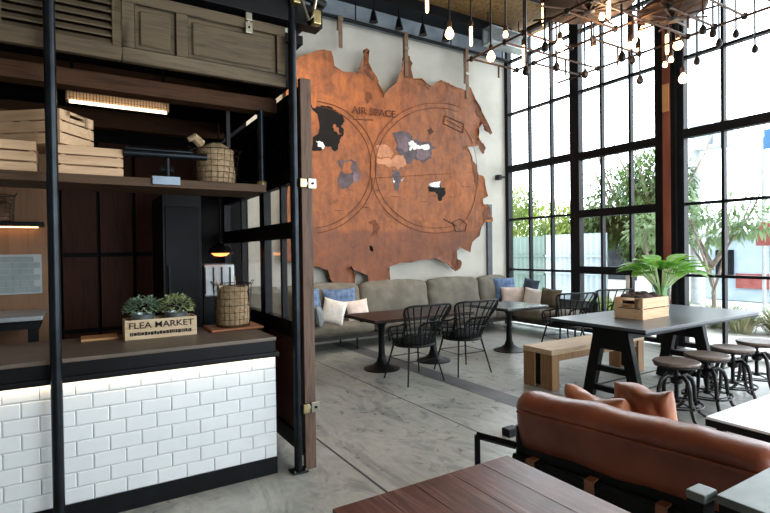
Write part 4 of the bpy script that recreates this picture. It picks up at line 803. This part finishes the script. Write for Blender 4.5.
for k in range(10):
    y = 2.1+k*.27; x0 = q.choice((4.0, 4.0, 4.75)); x1 = x0+q.choice((.75, 1.6) if x0 < 4.5 else (.85,)); MB().path([(x0, y, 3.74), (x1, y, 3.74)], .012, 6).obj('cross_pipe', K['copper'], cc, world=True)
    for x in (x0, x1): MB().lathe([(.016, -.03), (.026, -.02), (.026, .02), (.016, .03)], (x, y, 3.74), 8).obj('joint', K['iron'], cc, world=True)
    xd = q.uniform(x0, x1); MB().path([(xd, y, 3.74), (xd, y, 3.74-q.uniform(.12, .3))], .012, 6).obj('drop', K['copper'], cc, world=True)
# long unlit drop rods seen against the window glass
drops = [(545, 47, 3.35), (556.5, 67, 3.7), (526, 71, 3.6), (585, 74, 3.6), (622, 57, 2.9), (640, 80, 3.2), (632, 60, 3.3), (697, 61, 3.2), (703, 30, 2.7), (713, 33, 2.7), (736, 34, 2.9), (755, 49, 2.8), (719, 43, 3.0)]
words = ['first', 'second', 'third', 'fourth', 'fifth', 'sixth', 'seventh', 'eighth', 'ninth', 'tenth', 'eleventh', 'twelfth', 'thirteenth']
order = sorted(range(len(drops)), key=lambda i: drops[i][0])
for rank, i in enumerate(order):
    px, py, y = drops[i]; p = W3(px, py, y=y); t = thing('pendant_rod', 'thin unlit pendant rod before the window, %s such rod counting from the left' % words[rank], 'pendant', tuple(p), 0, 'unlit pendant rods')
    MB().path([(0, 0, 0), (0, 0, ZC-p.z if p.z < 5.6 else .3)], .011, 6).obj('rod', K['steel'], t); MB().lathe([(.015, -.045), (.032, -.03), (.036, 0), (.026, .03), (.014, .05)], n=12).obj('socket', K['iron'], t)
def bulb_light(px, py, y, kind, lab):
    p = W3(px, py, y=y); t = thing('filament_bulb_pendant', lab, 'pendant light', tuple(p), 0, 'glowing filament pendants')
    if kind == 'r': prof = [(.005, -.055), (.03, -.047), (.048, -.02), (.05, .0), (.042, .03), (.022, .06), (.018, .075)]; h = .075
    elif kind == 't': prof = [(.004, -.12), (.014, -.11), (.018, -.09), (.018, .09), (.014, .11)]; h = .11
    else: prof = [(.004, -.03), (.022, -.024), (.03, 0), (.022, .028), (.014, .045)]; h = .045
    MB().lathe(prof, n=18).obj('bulb', K['bulb'], t); MB().lathe([(.022, 0), (.026, .01), (.026, .06), (.014, .08)], (0, 0, h-.005), 14).obj('socket', K['copper'], t)
    MB().path([(0, 0, h+.07), (0, 0, max(.3, ZC-p.z))], .01, 6).obj('rod', K['iron'], t)
BL = [(427, 2, 4.4, 't'), (449.5, 34, 4.5, 'r'), (471, 36, 4.5, 't'), (491, 57, 4.5, 'r'), (505.5, 35, 4.2, 's'), (543.5, 14, 3.6, 't'), (524, 55, 4.0, 't'), (560, 46, 3.6, 'r'), (594, 56, 3.5, 't'), (602, 17, 3.1, 's'), (608.5, 6, 2.9, 't'), (630, 46, 3.3, 's'), (643, 33, 3.1, 'r'), (667, 44, 3.2, 't'), (678, 45, 3.1, 'r'), (671, 60, 3.4, 's'), (638, 52, 3.5, 's'), (665, 65, 3.6, 's'), (683, 79, 3.4, 'r')]
nm = {'r': 'round', 't': 'tubular', 's': 'small'}
BLs = sorted(BL); cnt = {}
ordw = ['leftmost', 'second', 'third', 'fourth', 'fifth', 'sixth', 'seventh', 'eighth']
for bl in BLs:
    k = bl[3]; cnt[k] = cnt.get(k, 0)+1; bulb_light(*bl, 'glowing %s filament bulb pendant, %s of the %s ones from the left' % (nm[k], ordw[cnt[k]-1], nm[k]))
def plight(loc, e, col=(1, .72, .42), r=.15):
    l = bpy.data.lights.new('bulb_glow', 'POINT'); l.energy = e; l.color = col; l.shadow_soft_size = r; o = bpy.data.objects.new('bulb_glow', l); C.objects.link(o); o.location = loc
plight((4.6, 3.1, 3.5), 25)

# ---------------- outside ----------------
def fence(name, lab, x, y0, y1, h, mat, rails, nz_=26):
    t = thing(name, lab, 'fence', (x, (y0+y1)/2, 0)); b = MB(); n = int(abs(y1-y0)/.08)
    V = []; F = []
    for i in range(n+1):
        y = y0+(y1-y0)*i/n; V += [(x+(.02 if i % 2 else 0), y, 0), (x+(.02 if i % 2 else 0), y, h)]
    for i in range(n): F.append((2*i, 2*i+2, 2*i+3, 2*i+1))
    b.add(V, F); b.box((x+.03, min(y0, y1), 0), (x+.05, max(y0, y1), h)); b.obj('cladding', mat, t, world=True, smooth=0)
    b = MB()
    for z in rails: b.box((x-.05, min(y0, y1), z-.025), (x-.002, max(y0, y1), z+.025))
    b.obj('rails', mat, t, world=True, smooth=0)
fence('cladding_fence', 'grey-green metal fence with horizontal rails seen through the left window', 11.0, 10.9, 9.55, 1.85, K['fence_g'], (.3, .8, 1.3))
fence('cladding_fence', 'whitish corrugated fence beside the green one outside', 11.0, 9.5, 7.65, 1.87, K['fence_w'], (.35, .85, 1.3))
def tree(loc, trunk_pts, crown, nleaf, lm, lab, name='garden_tree', size=.16, seed=0, extra=(), group='trees outside the windows'):
    t = thing(name, lab, 'tree', loc, 0, group); b = MB()
    for pts, r in trunk_pts: b.path([Vector(p) for p in pts], [r*(1-.6*i/(len(pts)-1)) for i in range(len(pts))], 7)
    b.obj('trunk', K['bark'], t); b = MB(); q = random.Random(seed)
    for k in range(nleaf):
        c, rad = crown[q.randrange(len(crown))]; 
        while True:
            v = Vector((q.uniform(-1, 1), q.uniform(-1, 1), q.uniform(-1, 1)))
            if .3 < v.length < 1: break
        p = Vector(c)+Vector((v.x*rad[0], v.y*rad[1], v.z*rad[2])); b.leaf(p, v+Vector((q.uniform(-.6, .6), q.uniform(-.6, .6), q.uniform(-.8, .3))), size*q.uniform(.7, 1.3), size*.42, .2, n=2)
    b.obj('foliage', lm, t); return t
def branchy(h, spread, n, seed, r=.07):
    q = random.Random(seed); o = [([(0, 0, 0), (.05, .03, h*.3), (0, .1, h*.5)], r)]
    for k in range(n):
        a = 2*PI*k/n+q.uniform(-.3, .3); z = h*q.uniform(.25, .5); s = spread*q.uniform(.6, 1); o.append(([(0, .03, z), (math.cos(a)*s*.35, math.sin(a)*s*.35, z+h*.15), (math.cos(a)*s*.8, math.sin(a)*s*.8, z+h*.36), (math.cos(a)*s, math.sin(a)*s, z+h*.5)], r*.6))
    return o
tree((12.9, 12.6, -.02), branchy(4, 1.2, 5, 1), [((0, 0, 2.2), (1.2, 1.1, 1.2)), ((0, -.9, 2.0), (1, .9, .9)), ((0, .7, 2.4), (1, 1.0, 1.2)), ((0, -.3, 3.0), (.8, .8, .6))], 5200, K['leafy'], 'yellow-green tree above the green fence outside', seed=1)
tree((12.6, 10.2, -.02), branchy(3.4, 1.0, 5, 2), [((0, .3, 2.2), (1, 1.1, .7)), ((0, -.6, 2.1), (1, .9, .6))], 3200, K['leafy'], 'low yellow-green tree above the white fence outside', seed=2)
tree((12.4, 8.0, -.02), branchy(4.2, 1.4, 6, 3), [((0, .2, 2.7), (1.1, 1.0, .9)), ((0, -.7, 3.0), (1, .9, .8)), ((-.3, .4, 2.1), (.7, .6, .5))], 6000, K['leafd'], 'mid green tree seen through the middle window', seed=3)
tree((11.8, 6.75, -.02), branchy(4.4, 1.2, 6, 4), [((0, .1, 3.0), (1, .75, .8)), ((0, -.1, 2.2), (.8, .6, .6)), ((.2, .5, 1.5), (.6, .5, .4))], 5200, K['leafd'], 'tall darker green tree beside the rusty column', seed=4)
tree((10.2, 4.85, -.02), branchy(2.5, .9, 8, 5, .05), [((0, .45, 2.3), (.5, .45, .38)), ((0, -.35, 2.1), (.5, .5, .35)), ((0, .05, 1.8), (.4, .5, .3)), ((0, -.7, 1.95), (.4, .4, .25))], 620, K['leafp'], 'pale frangipani tree with bare forked branches outside right window', size=.17, seed=5)
tree((10.4, 6.1, -.02), branchy(2.3, .6, 6, 6, .05), [((0, 0, 1.9), (.6, .5, .4))], 500, K['leafp'], 'small forked tree outside the middle window', size=.18, seed=6)
q = random.Random(5); n = 0
lw = ['nearest the column', 'second from the column', 'third from the column', 'fourth from the column', 'fifth from the column', 'sixth from the column', 'below the white fence', 'beside the white fence']
for i, (x, y, h) in enumerate(((9.9, 5.3, .75), (10.2, 4.75, .8), (9.9, 4.3, .7), (10.3, 3.85, .75), (10.0, 3.4, .7), (10.3, 2.9, .75), (9.8, 6.6, .8), (10.0, 7.3, .7))):
    b = MB()
    for k in range(230):
        a = q.uniform(0, 2*PI); r = q.uniform(0, .24); e = q.uniform(.1, .9); b.leaf((x+math.cos(a)*r, y+math.sin(a)*r, -.02), (math.cos(a)*e, math.sin(a)*e, 1.2), h*q.uniform(.5, 1), .025, .3, n=3)
    tag(b.obj('grass_clump', K['leafy' if i in (0, 6, 7) else 'grass_m']), 'clump of garden grass outside, %s' % lw[i], 'plant', 'grass clumps outside the window')
t = thing('white_building', 'white rendered building across the terrace outside', 'building', (17, 9, 0))
MB().box((16, 9.4, 0), (22, 14, 2.4)).obj('wall', K['wallw'], t, world=True); MB().box((15.9, 9.3, 2.4), (22, 14, 2.5)).obj('roof', K['duct'], t, world=True); MB().box((15.96, 10.0, .4), (16, 11.2, 1.6)).obj('window', K['steel'], t, world=True)
t = thing('blue_building', 'low pale blue shop front with red signs outside at right', 'building', (16, 6, 0))
MB().box((15.5, 5.4, 0), (19, 7.6, 1.75)).obj('wall', K['wallb'], t, world=True); MB().box((15.4, 5.3, 1.75), (19, 7.7, 1.9)).obj('roof', K['shirt'], t, world=True); MB().box((15.46, 5.6, .35), (15.5, 6.8, .75)).obj('red_panel', K['red'], t, world=True); MB().box((15.44, 6.85, .7), (15.5, 7.3, 1.4)).obj('window', K['steel'], t, world=True)
t = thing('utility_pole', 'pale utility pole with transformer boxes outside the right window', 'utility pole', (14, 7.1, 0))
MB().path([(0, 0, 0), (0, 0, 8)], .13, 12).obj('pole', K['shirt'], t); MB().box((-.3, -1.0, 4.0), (.1, -.1, 4.08)).obj('shelf', K['shirt'], t); 
for y in (-.9, -.45): MB().box((-.25, y, 4.08), (.05, y+.35, 4.65)).obj('transformer_box', K['wallb'], t, bevel=.03)
t = thing('street_sign', 'blue rectangular sign on a post outside at the far right', 'sign', (13, 5.15, 0)); MB().path([(0, 0, 0), (0, 0, 3.9)], .04, 8).obj('post', K['shirt'], t); MB().box((-.06, -.75, 3.62), (-.03, -.03, 4.05)).obj('sign_board', K['bluesign'], t)
t = thing('red_sign', 'round red sign outside at the right edge', 'sign', (12.3, 4.75, 0)); MB().path([(0, 0, 0), (0, 0, 1.5)], .03, 8).obj('post', K['shirt'], t); MB().cbox((-.05, -.1, 1.75), (.05, .7, .5)).obj('sign_board', K['red'], t, bevel=.02)
